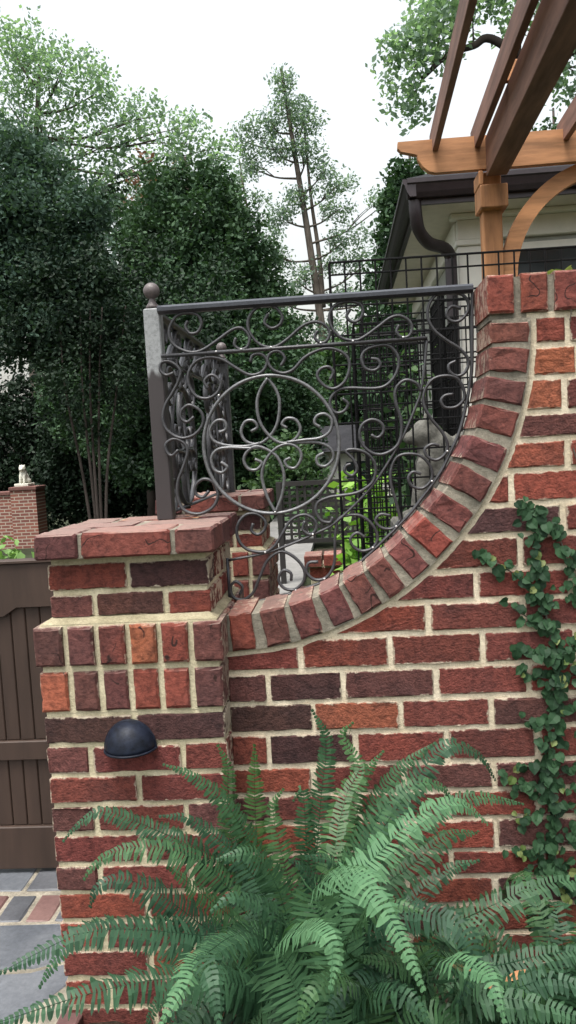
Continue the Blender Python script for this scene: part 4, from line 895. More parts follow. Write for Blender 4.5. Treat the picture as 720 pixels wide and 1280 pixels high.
# far brick pier with a stone lion, beyond the gate
def farbrick_mat():
    m, t, b = nt('far_brickwork')
    tc = node(t, 'ShaderNodeTexCoord'); mp = node(t, 'ShaderNodeMapping'); mp.inputs['Rotation'].default_value = (R(90), 0, 0)
    t.links.new(tc.outputs['Object'], mp.inputs['Vector'])
    bt = node(t, 'ShaderNodeTexBrick'); t.links.new(mp.outputs[0], bt.inputs['Vector'])
    bt.inputs['Color1'].default_value = (0.24, 0.085, 0.06, 1); bt.inputs['Color2'].default_value = (0.15, 0.055, 0.045, 1); bt.inputs['Mortar'].default_value = (0.36, 0.31, 0.25, 1)
    bt.inputs['Scale'].default_value = 1.0; bt.inputs['Brick Width'].default_value = 0.22; bt.inputs['Row Height'].default_value = 0.078; bt.inputs['Mortar Size'].default_value = 0.011
    t.links.new(bt.outputs['Color'], b.inputs['Base Color']); b.inputs['Roughness'].default_value = 0.9
    bump(t, b, bt.outputs['Fac'], -0.6, 0.01)
    return m
M_FARBRICK = farbrick_mat()
fp = thing('brick_pier', 'small far brick pier carrying a pale stone lion beyond the gate', 'pier', (-7.62, 17.3, -0.9))
mobj('shaft', *plain_box(-7.93, -7.31, 17.0, 17.6, -1.0, 0.70), mat=M_FARBRICK, parent=fp)
b = MB(); b.box(-7.96, -7.28, 16.97, 17.63, 0.701, 0.79, .012); b.obj('cap', simple('far_brick_cap', (0.13, 0.06, 0.05), .9), fp)
fw = thing('brick_wall', 'far low brick wall running off from the lion pier beyond the gate', 'wall', (-9.5, 17.3, -0.9))
mobj('panel', *plain_box(-13.0, -7.932, 17.12, 17.5, -1.0, 0.60), mat=M_FARBRICK, parent=fw)
b = MB(); b.box(-13.0, -7.965, 17.08, 17.54, 0.601, 0.69, .012); b.obj('coping', bpy.data.materials['far_brick_cap'], fw)
ln = thing('lion_statue', 'small pale stone seated lion on the far brick pier', 'statue', (-7.68, 17.3, 0.79))
LX, LY, LZ = -7.68, 17.3, 0.855
blob('figure', [((LX, LY + .05, LZ + .13), (.10, .15, .14)), ((LX, LY - .03, LZ + .22), (.09, .10, .15)), ((LX, LY - .07, LZ + .36), (.085, .085, .095)), ((LX, LY - .15, LZ + .34), (.045, .05, .04)),
     ((LX - .045, LY - .1, LZ + .2), (LX - .05, LY - .14, LZ + .01), .035, .028), ((LX + .045, LY - .1, LZ + .2), (LX + .05, LY - .14, LZ + .01), .035, .028),
     ((LX - .09, LY + .06, LZ + .06), (.05, .10, .065)), ((LX + .09, LY + .06, LZ + .06), (.05, .10, .065)), ((LX - .06, LY - .06, LZ + .44), (.02, .015, .025)), ((LX + .06, LY - .06, LZ + .44), (.02, .015, .025)),
     ((LX - .12, LY + .16, LZ + .1), (.025, .03, .1))], 0.016, M_LION, ln)
b = MB(); b.box(LX - .17, LX + .17, LY - .22, LY + .22, 0.791, 0.862, .01); b.obj('base', M_LION, ln)

# ================================================================ THINGS FAR DOWN THE GARDEN
lt = thing('lattice_screen', 'low near-black lattice screen on posts beside the garden path', 'screen', (-0.27, 6.0, 0))
for a in np.arange(-0.62, 0.12, 0.075):
    mobj('upright_slat', *plain_box(a, a + .026, 6.0, 6.012, 0.46, 1.0), mat=M_LATTICE, parent=lt)
for z in np.arange(0.50, 0.98, 0.062):
    mobj('cross_slat', *plain_box(-0.64, 0.14, 6.0125, 6.024, z, z + .024), mat=M_LATTICE, parent=lt)
for a in (-0.66, 0.12): mobj('post', *plain_box(a, a + .05, 5.97, 6.05, -0.06, 1.03), mat=M_LATTICE, parent=lt)
mobj('top_rail', *plain_box(-0.609, 0.119, 5.985, 6.04, 0.985, 1.03), mat=M_LATTICE, parent=lt)
mobj('bottom_rail', *plain_box(-0.609, 0.119, 5.985, 6.04, 0.42, 0.46), mat=M_LATTICE, parent=lt)
pb = thing('planter_wall', 'low red brick planter edge beside the path, seen through the scrolls', 'planter', (0.0, 3.3, 0))
for r_ in range(9):
    for k in range(5):
        x = -0.235 + 0.2 * k + (0.1 if r_ % 2 else 0.0)
        brick(x, x + .188, 3.0, 3.095, r_ * .0755 - .05, r_ * .0755 + .016, pb)
for k in range(9): brick(-0.262 + k * .075 * 1.6, -0.262 + k * .075 * 1.6 + .108, 2.96, 3.17, 0.632, 0.70, pb, None, M_BRICK_S)
mobj('mortar', *plain_box(-0.228, 0.86, 3.007, 3.5, -0.055, 0.64), mat=M_MORTAR, parent=pb)
mobj('soil', *plain_box(-0.2, 0.85, 3.18, 3.49, 0.6405, 0.672), mat=M_SOIL, parent=pb)
fh = thing('house', 'distant white house with dark grey roof glimpsed through the ring', 'house', (0.2, 22, 0))
mobj('wall', *plain_box(-0.75, 4.5, 20.0, 26.0, -0.6, 1.25), mat=M_TRIM, parent=fh)
mobj('roof', [(-1.2, 19.6, 1.2), (4.9, 19.6, 1.2), (4.9, 26.4, 1.2), (-1.2, 26.4, 1.2), (-1.2, 23, 1.95), (4.9, 23, 1.95)], [(0, 1, 5, 4), (2, 3, 4, 5), (1, 2, 5), (3, 0, 4), (3, 2, 1, 0)], M_ROOF, fh)
for a in (0.1, 1.5): mobj('window', *plain_box(a, a + .7, 19.97, 20.02, 0.1, 0.9), mat=M_GLASS, parent=fh)

# ================================================================ TREES
def leaf_quads(C, size, flat=0.35, elong=1.7, up=0.3, spread=0.35):
    """C: centres (n,3) -> (n,4,3) small kite-shaped leaves with random tilt"""
    n = len(C)
    N = RNG.normal(size=(n, 3)); N[:, 2] += up * 3; N /= np.linalg.norm(N, axis=1, keepdims=True)
    A = np.cross(N, RNG.normal(size=(n, 3))); A /= np.maximum(np.linalg.norm(A, axis=1, keepdims=True), 1e-6)
    B = np.cross(N, A); s = (size * RNG.uniform(1 - spread, 1 + spread, (n, 1)))
    V = np.stack([C - A * s * 0.5 * elong, C + B * s * 0.5 - A * s * 0.08, C + A * s * 0.5 * elong, C - B * s * 0.5 - A * s * 0.08], 1)
    return V
def clumps(centres, per, sig, size, up=0.3, elong=1.7):
    n = len(centres)
    C = np.repeat(centres, per, 0); s = np.repeat(np.broadcast_to(np.asarray(sig, float), (n,) if np.ndim(sig) < 2 else (n, 3)), per, 0)
    if s.ndim == 1: s = s[:, None]
    dd = RNG.normal(size=C.shape); dd /= np.linalg.norm(dd, axis=1, keepdims=True); C = C + dd * RNG.uniform(0, 1, (len(C), 1)) ** 0.5 * s * 1.75
    rnd = np.clip(np.repeat(RNG.uniform(0, 1, n), per) * 0.6 + RNG.uniform(0, 0.4, n * per), 0, 1)
    return leaf_quads(C, size, up=up, elong=elong), rnd
def limbs(parent, paths, mat, name='limb'):
    for (pts, r0, r1) in paths:
        mobj(name, *tube_mesh(catmull(pts, 5), r0, 7, None, 1.0, False, r1), mat=mat, parent=parent, smooth=True)
def cone_tree(name, label, base, h, rmax, zlow, n, per, size, lmat, peak=0.35, sig=0.2, power=0.8, wob=0.25, group=None, trunk=True, shell=0.45, lean=(0, 0)):
    t = thing(name, label, 'tree', base, group)
    b = np.array(base)
    if trunk: mobj('trunk', *tube_mesh(catmull([(b[0], b[1], b[2]), (b[0] + .05 + lean[0] * .4, b[1], b[2] + h * .4), (b[0] + lean[0] * .95, b[1] + lean[1], b[2] + h * .93)], 6), 0.035 * h * .5, 8, None, 1, False, 0.02), mat=M_BARK_D, parent=t, smooth=True)
    u = RNG.uniform(0, 1, n)
    hh = zlow + (h - zlow) * (1 - np.sqrt(1 - u * 0.985))          # more clumps where the crown is wide
    rel = (hh - zlow) / (h - zlow)
    prof = np.where(rel < peak, 0.72 + 0.28 * np.sin(rel / peak * math.pi / 2), np.clip(1 - ((rel - peak) / (1 - peak)), 0, 1) ** power)
    ang = RNG.uniform(0, 2 * math.pi, n)
    lob = 1 + wob * np.sin(ang * 3 + hh * 1.3) * 0.5 + wob * np.sin(ang * 7 - hh * 3.1) * 0.35 + RNG.normal(0, .07, n)
    rad = rmax * prof * lob * (shell + (1 - shell) * np.sqrt(RNG.uniform(0, 1, n)))
    C = np.c_[b[0] + rad * np.cos(ang) + lean[0] * rel, b[1] + rad * np.sin(ang) + lean[1] * rel, b[2] + hh]
    V, rnd = clumps(C, per, sig, size)
    fast_quads('crown', V, lmat, rnd, t)
    br = []
    for k in range(10):
        a = random.uniform(0, 6.28); z = b[2] + zlow + (h - zlow) * random.uniform(.05, .6); L = rmax * 0.75
        br.append(([(b[0], b[1], z - .4), (b[0] + L * .5 * math.cos(a), b[1] + L * .5 * math.sin(a), z), (b[0] + L * math.cos(a), b[1] + L * math.sin(a), z + .5)], 0.045, 0.012))
    limbs(t, br, M_BARK_D)
    return t
def open_tree(name, label, base, trunk_pts, r0, blobs, per, size, lmat, bmat, sig=0.25, group=None, twig=0.05, up=0.3, elong=1.7):
    """spreading tree: trunk path, crown built of foliage pads (x,y,z,rx,ry,rz,nclumps), each carried by its own limb"""
    t = thing(name, label, 'tree', base, group)
    TP = catmull(trunk_pts, 6)
    mobj('trunk', *tube_mesh(TP, r0, 9, None, 1.0, False, r0 * .25), mat=bmat, parent=t, smooth=True)
    VS = []; RS = []; br = []
    for (x, y, z, rx, ry, rz, n) in blobs:
        d = RNG.normal(size=(n, 3)); d /= np.linalg.norm(d, axis=1, keepdims=True); d *= RNG.uniform(0.25, 1.0, (n, 1)) ** 0.6
        C = np.array((x, y, z)) + d * np.array((rx, ry, rz))
        V, rn = clumps(C, per, sig, size, up, elong); VS.append(V); RS.append(rn)
        j = int(np.argmin(np.linalg.norm(TP - np.array((x, y, z - 0.6 * rz - 0.5)), axis=1))); p = TP[j]; q = np.array((x, y, z))
        mid = (p + q) / 2 + np.array((0, 0, -0.08 * np.linalg.norm(q - p)))
        br.append(([tuple(p), tuple(mid), tuple(q)], twig, twig * .3))
        for k in range(2):
            e = C[random.randrange(n)]; br.append(([tuple(mid), tuple((mid + e) / 2 + np.array((0, 0, .1))), tuple(e)], twig * .5, twig * .15))
    limbs(t, br, bmat)
    fast_quads('crown', np.concatenate(VS), lmat, np.concatenate(RS), t)
    return t
G = -0.6
# the big dark trees filling the left
cone_tree('hornbeam_tree', 'big dense dark green cone-shaped tree rising behind the iron post', (-3.05, 16.0, G), 8.95, 2.55, 1.4, 1900, 80, 0.064, L_DARK, 0.28, 0.17, 0.72, 0.22)
cone_tree('hornbeam_tree', 'dark green rounded tree left of the cone-shaped tree with bronze tinged top', (-5.0, 19.0, G), 9.0, 2.6, 2.3, 1600, 80, 0.064, L_DARK, 0.45, 0.18, 0.6, 0.25)
rt = thing('copper_beech_tree', 'small reddish leaved treetop between the dark trees', 'tree', (-4.55, 19.5, G))
mobj('trunk', *tube_mesh([(-4.55, 19.5, G), (-4.5, 19.5, 8.0)], 0.12, 7, None, 1, False, .03), mat=M_BARK_D, parent=rt)
V, rn = clumps(np.array((-4.35, 19.5, 8.1)) + RNG.normal(size=(20, 3)) * np.array((.45, .4, .4)), 22, .14, .09); fast_quads('crown', V, L_RED, rn, rt)
open_tree('dogwood_tree', 'blue-green leafy tree with drooping layers above the far brick pier', (-6.9, 11.5, G), [(-6.9, 11.5, G), (-6.8, 11.5, 1.5), (-6.0, 11.4, 3.8), (-5.2, 11.3, 6.3)], 0.13,
    [(-5.0, 11, 6.0, 1.0, 1.0, .55, 90), (-4.4, 10.8, 5.2, 1.0, 1.0, .5, 110), (-5.5, 11, 5.1, 1.2, 1.1, .6, 110), (-4.3, 10.8, 4.3, 1.0, 1.0, .5, 110), (-5.3, 11, 4.2, 1.2, 1.1, .5, 110), (-4.8, 10.8, 3.4, 1.2, 1.0, .5, 110), (-3.9, 11.2, 3.5, .8, .9, .6, 80)], 90, 0.047, L_BLUE, M_BARK_D, 0.17, None, 0.045)
# smaller dark understorey masses that close the view under the crowns
def shrub(name, label, x, y, z0, rx, ry, rz, n, per, size, lmat, sig=.12, group=None, cat='shrub', stems=5):
    t = thing(name, label, cat, (x, y, z0), group)
    for k in range(stems):
        a = random.uniform(0, 6.28); mobj('stem', *tube_mesh(catmull([(x + .1 * math.cos(a), y + .1 * math.sin(a), z0), (x + rx * .3 * math.cos(a), y + ry * .3 * math.sin(a), z0 + rz * .9), (x + rx * .55 * math.cos(a), y + ry * .55 * math.sin(a), z0 + rz * 1.6)], 4), 0.02 * max(rz, .4), 6, None, 1, False, .006), mat=M_BARK_D, parent=t, smooth=True)
    d = RNG.normal(size=(n, 3)); d /= np.linalg.norm(d, axis=1, keepdims=True); d *= RNG.uniform(0.45, 1.0, (n, 1)) * (1 + .12 * np.sin(d[:, :1] * 9))
    C = np.array((x, y, z0 + rz)) + d * np.array((rx, ry, rz)); C[:, 2] = np.maximum(C[:, 2], z0 + .05)
    V, rn = clumps(C, per, sig, size); fast_quads('foliage', V, lmat, rn, t)
    return t
for i, (x, y, rx, rz, lab) in enumerate(((-9.3, 21.0, 2.2, 2.3, 'dark shaded shrub behind the far low brick wall'), (-6.9, 19.8, 1.7, 1.7, 'dark shaded shrub behind the stone lion'), (-4.7, 19.8, 1.7, 1.9, 'dark shaded shrub between the lion pier and the slender stems'), (-2.9, 19.4, 1.6, 1.8, 'dark shaded shrub behind the slender stems'), (-1.6, 19.8, 1.0, 1.6, 'dark shaded shrub at the foot of the cone-shaped tree'))):
    shrub('understorey_shrub', lab, x, y, -0.75, rx, 0.9, rz, 520, 44, .075, L_SHADE, .17, 'dark understorey shrubs')  # foliage colour carries the shade below the crowns
cm = thing('crape_myrtle_tree', 'slender multi-stemmed tree with bare dark stems above the pier cap', 'tree', (-3.78, 10.2, -0.35))
for (dx, tx) in ((-.05, -.34), (0.0, -.12), (.05, .10), (.08, .34), (0.02, -.02)):
    mobj('stem', *tube_mesh(catmull([(-3.76 + dx, 10.2, -0.4), (-3.76 + dx + tx * .35, 10.2, 1.1), (-3.70 + tx, 10.2 + tx * .5, 2.4), (-3.6 + tx * 1.5, 10.2, 3.6)], 5), 0.028, 7, None, 1, False, .010), mat=M_BARK_D, parent=cm, smooth=True)
V, rn = clumps(np.array((-3.55, 10.3, 3.2)) + RNG.normal(size=(230, 3)) * np.array((.85, .6, .75)), 70, .15, .042); fast_quads('crown', V, L_SHADE, rn, cm)
# tall airy tree at the top left
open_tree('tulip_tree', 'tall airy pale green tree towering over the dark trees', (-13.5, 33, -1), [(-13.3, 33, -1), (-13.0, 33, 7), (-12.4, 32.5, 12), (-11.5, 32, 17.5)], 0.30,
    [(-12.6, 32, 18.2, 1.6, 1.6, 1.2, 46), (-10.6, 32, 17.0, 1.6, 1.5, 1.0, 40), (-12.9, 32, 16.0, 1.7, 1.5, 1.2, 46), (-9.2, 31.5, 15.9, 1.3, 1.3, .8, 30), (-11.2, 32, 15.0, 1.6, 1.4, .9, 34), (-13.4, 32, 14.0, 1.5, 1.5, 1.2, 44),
     (-7.4, 31.6, 14.9, 1.2, 1.2, .8, 26), (-9.0, 31.6, 13.9, 1.5, 1.2, .8, 34), (-5.6, 31.6, 14.2, 1.0, 1.0, .7, 20), (-6.4, 31.6, 13.0, 1.2, 1.2, .8, 28), (-11.6, 32, 13.0, 1.6, 1.5, .9, 40), (-4.3, 31.6, 13.1, .8, .8, .8, 16), (-8.5, 32, 12.3, 2.0, 1.2, .8, 44), (-13.6, 32, 11.5, 1.6, 1.4, 1.3, 50), (-4.9, 32, 11.8, 1.2, 1, 1.0, 30)], 26, 0.115, L_HAZE, M_BARK, 0.38, None, 0.07)
# pines in the middle distance
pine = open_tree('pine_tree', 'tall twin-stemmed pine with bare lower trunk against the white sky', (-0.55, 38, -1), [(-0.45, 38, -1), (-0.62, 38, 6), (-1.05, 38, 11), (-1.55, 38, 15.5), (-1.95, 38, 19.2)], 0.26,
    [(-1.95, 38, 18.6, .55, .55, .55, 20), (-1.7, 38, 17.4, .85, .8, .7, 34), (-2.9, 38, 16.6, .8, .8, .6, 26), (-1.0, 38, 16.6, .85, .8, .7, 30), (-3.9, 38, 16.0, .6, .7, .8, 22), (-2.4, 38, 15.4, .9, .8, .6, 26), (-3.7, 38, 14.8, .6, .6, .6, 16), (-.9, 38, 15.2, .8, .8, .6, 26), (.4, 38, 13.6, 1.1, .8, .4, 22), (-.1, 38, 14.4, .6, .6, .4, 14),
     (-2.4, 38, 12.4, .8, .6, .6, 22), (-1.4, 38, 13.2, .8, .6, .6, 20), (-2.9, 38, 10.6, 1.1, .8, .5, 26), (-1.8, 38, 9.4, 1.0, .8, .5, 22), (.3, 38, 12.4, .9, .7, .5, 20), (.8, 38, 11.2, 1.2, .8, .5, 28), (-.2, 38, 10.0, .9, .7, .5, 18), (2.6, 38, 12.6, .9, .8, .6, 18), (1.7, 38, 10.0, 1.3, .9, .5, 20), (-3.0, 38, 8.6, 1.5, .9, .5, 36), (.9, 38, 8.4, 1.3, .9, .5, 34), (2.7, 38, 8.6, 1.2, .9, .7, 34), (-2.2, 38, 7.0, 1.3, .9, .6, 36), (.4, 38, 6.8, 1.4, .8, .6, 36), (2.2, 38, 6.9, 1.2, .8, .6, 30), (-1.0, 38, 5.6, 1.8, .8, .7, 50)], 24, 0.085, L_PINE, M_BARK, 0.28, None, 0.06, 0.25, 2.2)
mobj('second_stem', *tube_mesh(catmull([(-0.55, 38.05, 8.0), (-0.62, 38.1, 10.5), (-0.85, 38.1, 13), (-1.0, 38.1, 16.2)], 6), .15, 8, None, 1, False, .05), mat=M_BARK, parent=pine, smooth=True)
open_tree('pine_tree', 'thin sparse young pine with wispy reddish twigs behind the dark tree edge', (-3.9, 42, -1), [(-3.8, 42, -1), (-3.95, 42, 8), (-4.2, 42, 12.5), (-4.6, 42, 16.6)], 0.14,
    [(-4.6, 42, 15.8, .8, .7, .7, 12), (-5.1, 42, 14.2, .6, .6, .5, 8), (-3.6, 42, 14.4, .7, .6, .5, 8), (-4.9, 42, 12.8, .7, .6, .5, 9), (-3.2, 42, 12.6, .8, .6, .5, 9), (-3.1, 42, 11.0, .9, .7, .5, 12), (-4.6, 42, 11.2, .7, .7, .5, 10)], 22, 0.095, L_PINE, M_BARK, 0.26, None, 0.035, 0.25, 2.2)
# green middle ground seen through the iron panel
for i, (x, y, rx, rz, mat, lab) in enumerate(((-2.2, 25, 1.7, 3.0, L_MID, 'mid green rounded shrub tree behind the iron panel, beside the dark tree'), (-0.2, 27, 1.7, 2.7, L_MID, 'mid green rounded shrub tree behind the iron panel, below the pine trunk'), (1.7, 26, 1.6, 3.0, L_DARK, 'dark rounded shrub tree beside the house, below the pine boughs'), (-1.0, 13.5, .9, .95, L_MID, 'low green shrub beside the far end of the garden path'), (1.1, 12.0, 0.9, 1.5, L_MID, 'green shrub behind the lattice screen near the house'))):
    shrub('garden_shrub', lab, x, y, -0.4 if y > 15 else -.1, rx, 1.0, rz, int(260 * rx * rz / 2), 22, .13 if y > 15 else .07, mat, .2 if y > 15 else .1, 'green shrubs down the garden')
# by the house
cone_tree('columnar_hornbeam_tree', 'upright columnar green tree at the left corner of the house roof', (1.35, 12.0, -.1), 6.75, 0.95, .9, 700, 50, 0.06, L_DARK, 0.35, 0.13, 0.7, 0.25, 'columnar trees by the house')
cone_tree('columnar_hornbeam_tree', 'upright columnar green tree rising over the house roof beside the main beam', (3.95, 13.0, -.1), 7.6, 1.0, .9, 700, 50, 0.06, L_DARK, 0.4, 0.13, 0.7, 0.25, 'columnar trees by the house')
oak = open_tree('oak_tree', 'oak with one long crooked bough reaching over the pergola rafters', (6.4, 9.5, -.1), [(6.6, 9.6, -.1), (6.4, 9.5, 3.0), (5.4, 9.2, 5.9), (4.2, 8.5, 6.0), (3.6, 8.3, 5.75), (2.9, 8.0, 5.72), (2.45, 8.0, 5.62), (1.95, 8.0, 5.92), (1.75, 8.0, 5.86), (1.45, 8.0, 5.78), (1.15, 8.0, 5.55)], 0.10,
    [(2.3, 8, 6.3, .5, .5, .25, 26), (1.4, 8, 6.15, .45, .5, .28, 30), (1.05, 8, 5.75, .35, .4, .3, 22), (1.75, 8, 6.5, .5, .5, .25, 24), (2.9, 8, 6.1, .35, .4, .25, 16), (3.3, 8.2, 6.6, .7, .5, .4, 30), (4.2, 8.5, 7.0, .8, .7, .5, 40), (2.95, 8, 5.45, .3, .3, .3, 12), (1.0, 8, 5.35, .25, .3, .25, 10), (5.2, 8.6, 8.2, 1.0, .9, .6, 40)], 30, 0.048, L_HAZE, M_BARK_D, 0.14, None, 0.012)
# lime leaves in the cages, hostas, low greenery, shrub behind the gate
def leafy(name, label, x, y, z0, h, r_, n, size, lmat, group=None, cat='plant'):
    t = thing(name, label, cat, (x, y, z0), group)
    VS = []
    for k in range(7):
        a = 6.28 * k / 7 + random.uniform(-.3, .3); e = (x + r_ * .8 * math.cos(a), y + r_ * .8 * math.sin(a), z0 + h * random.uniform(.6, 1))
        mobj('stem', *tube_mesh(catmull([(x, y, z0), ((x * .6 + e[0] * .4), (y * .6 + e[1] * .4), z0 + h * .6), e], 4), .006, 5, None, 1, False, .003), mat=lmat, parent=t)
    C = np.c_[RNG.normal(0, r_ * .55, n) + x, RNG.normal(0, r_ * .45, n) + y, z0 + h * RNG.uniform(.15, 1.05, n)]
    fast_quads('foliage', leaf_quads(C, size, elong=1.5, up=.5), lmat, RNG.uniform(0, 1, n), t)
    return t
leafy('sweet_potato_vine', 'lime green broad-leaved plant glowing behind the wire cages', 0.16, 2.85, 0.0, 1.15, .17, 420, .055, L_LIME, 'lime green plants')
leafy('sweet_potato_vine', 'low lime green plant tumbling over the brick planter edge', 0.10, 2.65, 0.0, .80, .16, 300, .055, L_LIME, 'lime green plants')
leafy('ground_cover', 'low bright green border plants by the garden path', -0.40, 9.6, 0.0, .45, .4, 420, .07, L_MID)
leafy('climbing_plant', 'dark green climbing plant inside the wire cage by the house', 0.30, 1.55, 0.0, 1.75, .10, 260, .035, L_MID, None)
shrub('leafy_shrub', 'light green leafy shrub poking up behind the brown gate', -1.86, 2.3, -.05, .24, .22, .49, 90, 14, .035, leaf_mat('fresh_green_leaf', (.10, .2, .05), (.2, .34, .1), .3), .045)
# ================================================================ FERNS
def frond_mesh(P, width, droop, seed, npairs):
    """feather frond along a 3D path: rachis and paired narrow leaflets"""
    rs = np.random.default_rng(seed)
    Q = catmull(P, 14); seg = np.linalg.norm(np.diff(Q, axis=0), axis=1); s = np.r_[0, np.cumsum(seg)]; L = s[-1]
    def at(t):
        d = t * L; return np.array([np.interp(d, s, Q[:, k]) for k in range(3)])
    V = []; F = []; rn = []
    rp = [at(t) for t in np.linspace(0, 1, 14)]
    v, f = tube_mesh(rp, 0.0016, 5, None, 1.0, False, 0.0005); V += [tuple(q) for q in v]; F += list(f); rn += [0.25] * len(f)
    view = np.array((0.0, -0.45, 0.9))
    for i in range(npairs):
        t = 0.16 + 0.84 * (i + .5) / npairs
        p = at(t); d = at(min(1, t + .012)) - at(max(0, t - .012)); d /= np.linalg.norm(d)
        n = view - d * view.dot(d); n /= max(np.linalg.norm(n), 1e-6); sd = np.cross(d, n)
        prof = min(1, (t - .10) / .22) ** .6 * (1 - max(0, (t - .45) / .55) ** 1.9) ** .8
        w = width * max(.10, prof)
        for sgn in (-1, 1):
            if rs.uniform() < .035: continue
            l = w * rs.uniform(.86, 1.12); a = rs.normal(0, .13)
            dirv = sd * sgn * math.cos(.28 + a) + d * math.sin(.28 + a) ; dirv /= np.linalg.norm(dirv)
            dr = droop * rs.uniform(.5, 1.5)
            tip = p + dirv * l - n * dr * l + np.array((0, 0, -1)) * dr * l * .5
            mid = p + dirv * l * .5 - n * dr * l * .12
            hw = min(0.41 * L * .84 / npairs, .0055) * rs.uniform(.85, 1.1)
            lift = n * hw * .5 * (1 if i % 2 else .6)
            b = len(V)
            V += [tuple(p - d * hw * .7), tuple(p + d * hw * .7), tuple(mid + d * hw * 1.05 + lift), tuple(mid - d * hw * 1.05 + lift), tuple(mid * .35 + tip * .65 + d * hw * .75), tuple(mid * .35 + tip * .65 - d * hw * .75), tuple(tip)]
            F += [(b, b + 1, b + 2, b + 3), (b + 3, b + 2, b + 4, b + 5), (b + 5, b + 4, b + 6)]; c = rs.uniform(0, 1) * .5 + .5 * t * .6 + rs.uniform(0, .2); rn += [min(1, c)] * 3
    return V, F, rn
def frond(P, parent, width, droop, mat, seed):
    L = sum(np.linalg.norm(np.array(P[i + 1]) - np.array(P[i])) for i in range(len(P) - 1))
    V, F, rn = frond_mesh(P, width, droop, seed, int(max(16, L / 0.0098)))
    c = np.array(P[0]); me = newmesh('frond', np.array(V) - c, F, mat)
    at = me.attributes.new('rnd', 'FLOAT', 'FACE'); at.data.foreach_set('value', np.array(rn, np.float32))
    o = bpy.data.objects.new('frond', me); o.location = c; link(o); setpar(o, parent)
    return o
FERN_C = [(-0.10, -0.36, 0.02), (0.40, -0.42, 0.02), (-0.02, -0.62, 0.02)]
FERN_L = ['large arching sword fern at the foot of the pier and curved brick wall', 'sword fern arching out below the climbing vine', 'pale tipped sword fern in front of the larger fern']
ferns = [thing('fern', FERN_L[i], 'fern', FERN_C[i], 'ferns in the bed below the wall') for i in range(3)]
for i, P in enumerate(FRONDS):
    y = P[0][1]; x = P[0][0]
    k = 1 if x > 0.11 else (2 if y <= -0.55 else 0)
    c = np.array(FERN_C[k]); p0 = np.array(P[0]); p1 = np.array(P[1])
    a = c + (p0 - c) * np.array((.45, .45, .62))
    path = [tuple(c), tuple(a)] + [tuple(q) for q in P]
    near = -P[-1][1]
    light = i in (14, 20, 21, 23, 26)
    frond(path, ferns[k], 0.052 if near > .6 else (0.053 if near > .3 else .044), 0.22, L_FERN_L if light else L_FERN, 100 + i)
rs = np.random.default_rng(5)
def random_fronds(k, n, zlo, zhi, len_lo, len_hi, mat=None, seed=0):
    c = np.array(FERN_C[k])
    for j in range(n):
        a = rs.uniform(0, 2 * math.pi); L = rs.uniform(len_lo, len_hi); h = rs.uniform(zlo, zhi)
        dx, dy = math.cos(a), math.sin(a) * .85
        if c[1] + dy * L > -0.06: dy = (-0.06 - c[1]) / L
        r0 = c + np.array((dx, dy, 0)) * .04
        P = [r0, c + np.array((dx * L * .28, dy * L * .28, h * .72)), c + np.array((dx * L * .62, dy * L * .62, h)), c + np.array((dx * L * .88, dy * L * .88, h * .86)), c + np.array((dx * L * 1.0, dy * L * 1.0, h * rs.uniform(.5, .72)))]
        if P[-1][2] < 0.03: continue
        frond([tuple(q) for q in P], ferns[k], rs.uniform(.036, .046), .22, mat or L_FERN, 1000 * seed + j)
random_fronds(0, 34, .16, .36, .24, .42, seed=1)
random_fronds(1, 40, .16, .38, .22, .46, seed=2)
random_fronds(2, 20, .16, .38, .16, .32, seed=3)
random_fronds(0, 4, .12, .26, .26, .40, L_FERN_B, seed=4)
random_fronds(1, 4, .10, .24, .24, .40, L_FERN_B, seed=5)

# ================================================================ CLIMBING FIG
vine = thing('climbing_vine', 'creeping fig vine with small dark round leaves climbing the brick wall', 'vine', (0.47, -0.01, 0.2))
def leaf_shape(w, l):
    """heart-shaped leaf folded along its midrib, base at origin, tip along -z, facing -y"""
    pts = [(0, 0, 0), (-.30, 0, .06), (-.50, .0, -.22), (-.42, 0, -.58), (0, 0, -1.0), (.42, 0, -.58), (.50, 0, -.22), (.30, 0, .06)]
    v = [(p[0] * w, (0.0 if p[0] == 0 else -0.10 * w) - 0.12 * l * math.sin(-p[2] * 2.2), p[2] * l) for p in pts] + [(0, -0.12 * l * math.sin(1.1), -.5 * l)]
    f = [(0, 1, 2, 8), (2, 3, 8), (3, 4, 8), (0, 8, 6, 7), (8, 5, 6), (8, 4, 5)]
    return v, f
LEAF_ME = []
for k in range(5):
    v, f = leaf_shape(.024 * (.82 + .09 * k), .025 * (.82 + .08 * k)); LEAF_ME.append((newmesh('leaf', v, f, L_IVY), newmesh('leaf', v, f, L_IVY_L)))
nl = 0
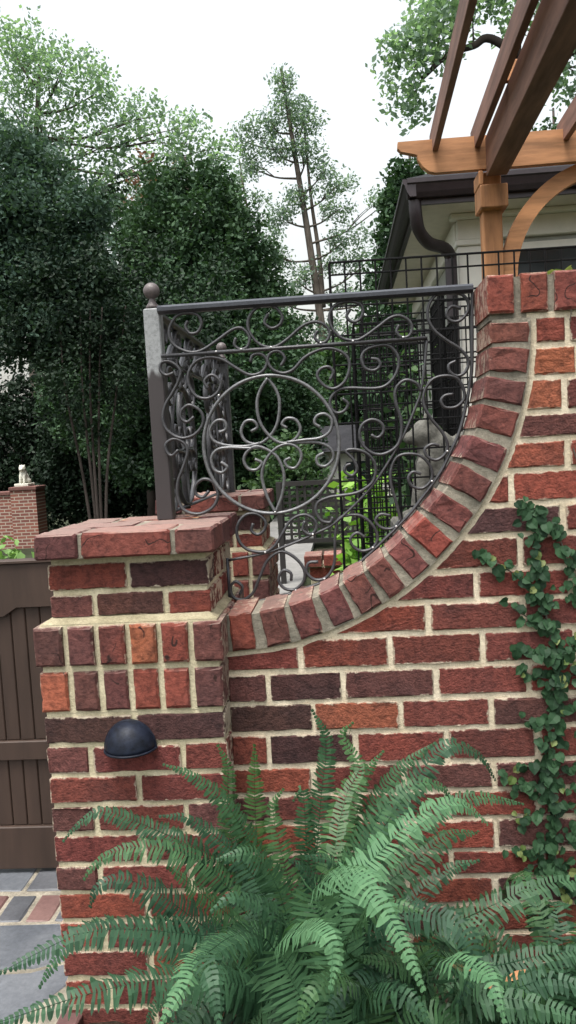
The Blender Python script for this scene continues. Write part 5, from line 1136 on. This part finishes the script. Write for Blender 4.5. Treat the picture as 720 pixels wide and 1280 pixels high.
for i, P in enumerate(VINE):
    Q = catmull(P, 6); P3 = np.c_[Q[:, 0], np.full(len(Q), -0.004), Q[:, 1]]
    mobj('stem', *tube_mesh(P3, .0028 if i == 0 else .0016, 5, (0, 1, 0)), mat=M_BARK, parent=vine)
    L = np.sum(np.linalg.norm(np.diff(Q, axis=0), axis=1))
    main = i in (0, 1, 20)
    n = int(L / (.0068 if i == 0 else (.0085 if main else .0085)))
    for j in range(n):
        if nl >= 296: break
        t = (j + random.random()) / n; q = Q[min(len(Q) - 1, int(t * len(Q)))]
        wdt = (.016 if i == 0 else .010)
        x, z = q[0] + random.gauss(0, wdt), q[1] + random.gauss(0.008, .010)
        if -0.3 < x and (x - AX) ** 2 + (z - AZ) ** 2 < AO ** 2 and z < AZ: continue
        young = random.random() < (.10 if main else (.30 if t < .4 else .1))
        me = LEAF_ME[random.randrange(5)][1 if young else 0]
        o = bpy.data.objects.new('leaf', me); o.location = (x, random.uniform(-.020, -.006), z)
        o.rotation_euler = (random.gauss(-.22, .2), random.gauss(0, .6), random.gauss(0, .25))
        s = random.uniform(.72, 1.15) * (.75 if young else 1); o.scale = (s, s, s)
        link(o); setpar(o, vine); nl += 1
# the deeper layer of the same foliage, too dense to tell leaf from leaf
UV = []; UF = []
for i, P in enumerate(VINE[:18] + VINE[20:]):
    Q = catmull(P, 6); main = i in (0, 1, 18)
    for j in range(int(np.sum(np.linalg.norm(np.diff(Q, axis=0), axis=1)) / (.0095 if i == 0 else .014))):
        q = Q[random.randrange(len(Q))]; x, z = q[0] + random.gauss(0, .012 if main else .007), q[1] + random.gauss(.008, .01)
        if (x - AX) ** 2 + (z - AZ) ** 2 < AO ** 2 and z < AZ: continue
        s = random.uniform(.6, 1.0); v, f = leaf_shape(.024 * s, .025 * s)
        Mx = Matrix.Translation((x, random.uniform(-.009, -.004), z)) @ Quaternion((0, 1, 0), random.gauss(0, .7)).to_matrix().to_4x4() @ Quaternion((1, 0, 0), random.gauss(-.12, .12)).to_matrix().to_4x4()
        b = len(UV); UV += [tuple(Mx @ Vector(p)) for p in v]; UF += [tuple(k + b for k in g) for g in f]
o = mobj('under_leaves', UV, UF, L_IVY, vine); o['kind'] = 'stuff'
# second thin runner that tops the coping
for (x, y, z, rz) in ((0.515, 0.03, 1.738, .5), (0.535, 0.06, 1.745, -.4), (0.55, 0.02, 1.742, 1.2)):
    o = bpy.data.objects.new('leaf', LEAF_ME[2][1]); o.location = (x, y, z); o.rotation_euler = (1.1, .3, rz); o.scale = (1.3,) * 3; link(o); setpar(o, vine)

# ================================================================ FALLEN LEAVES
def dead_leaf(label, x, y, z, s, rz, group):
    v = [(-.5, 0, .02), (-.2, -.2, .05), (.25, -.16, .0), (.55, .02, .06), (.2, .2, .03), (-.25, .18, .0), (0, 0, -.0)]
    ca, sa = math.cos(rz), math.sin(rz)
    v = [((p[0] * ca - p[1] * sa) * s + x, (p[0] * sa + p[1] * ca) * s + y, z + .002 + (p[2] + .01) * s) for p in v]
    o = mobj('dead_leaf', v, [(0, 1, 6), (1, 2, 6), (2, 3, 6), (3, 4, 6), (4, 5, 6), (5, 0, 6)], M_DEAD, None)
    return tag(o, label, 'leaf', group)
g1 = 'dry leaves on the pier cap'
for (x, y, s, rz, lb) in ((-0.60, 0.20, .035, .3, 'dry brown leaf on the pier cap on the gate side of the iron post'), (-0.40, 0.16, .045, .2, 'larger dry brown leaf on the pier cap under the scrolled panel'), (-0.43, 0.24, .03, 1.2, 'smallest dry brown leaf on the pier cap, tight against the iron post')): dead_leaf(lb, x, y, 1.1885, s, rz, g1)
g2 = 'dry leaves on the paving'
for (x, y, s, rz, lb) in ((-0.90, 0.495, .05, .4, 'dry brown leaf on the joint between the two paver bands'), (-0.84, 0.60, .05, 1.5, 'dry brown leaf on the paving right under the gate'), (-1.0, 0.02, .07, .9, 'dry brown leaf lying on a bluestone flag')): dead_leaf(lb, x, y, 0.002, s, rz, g2)
g3 = 'dry leaves caught in the ferns'
for (x, y, z, s, rz, lb) in ((0.16, -.60, .45, .045, -.6, 'dry tan leaf caught highest among the fern fronds below the vine'), (0.20, -.60, .42, .04, -.5, 'small dry tan leaf caught midway in the fern fronds'), (0.26, -.55, .40, .05, .6, 'larger dry tan leaf caught lowest in the fern fronds')): dead_leaf(lb, x, y, z, s, rz, g3)
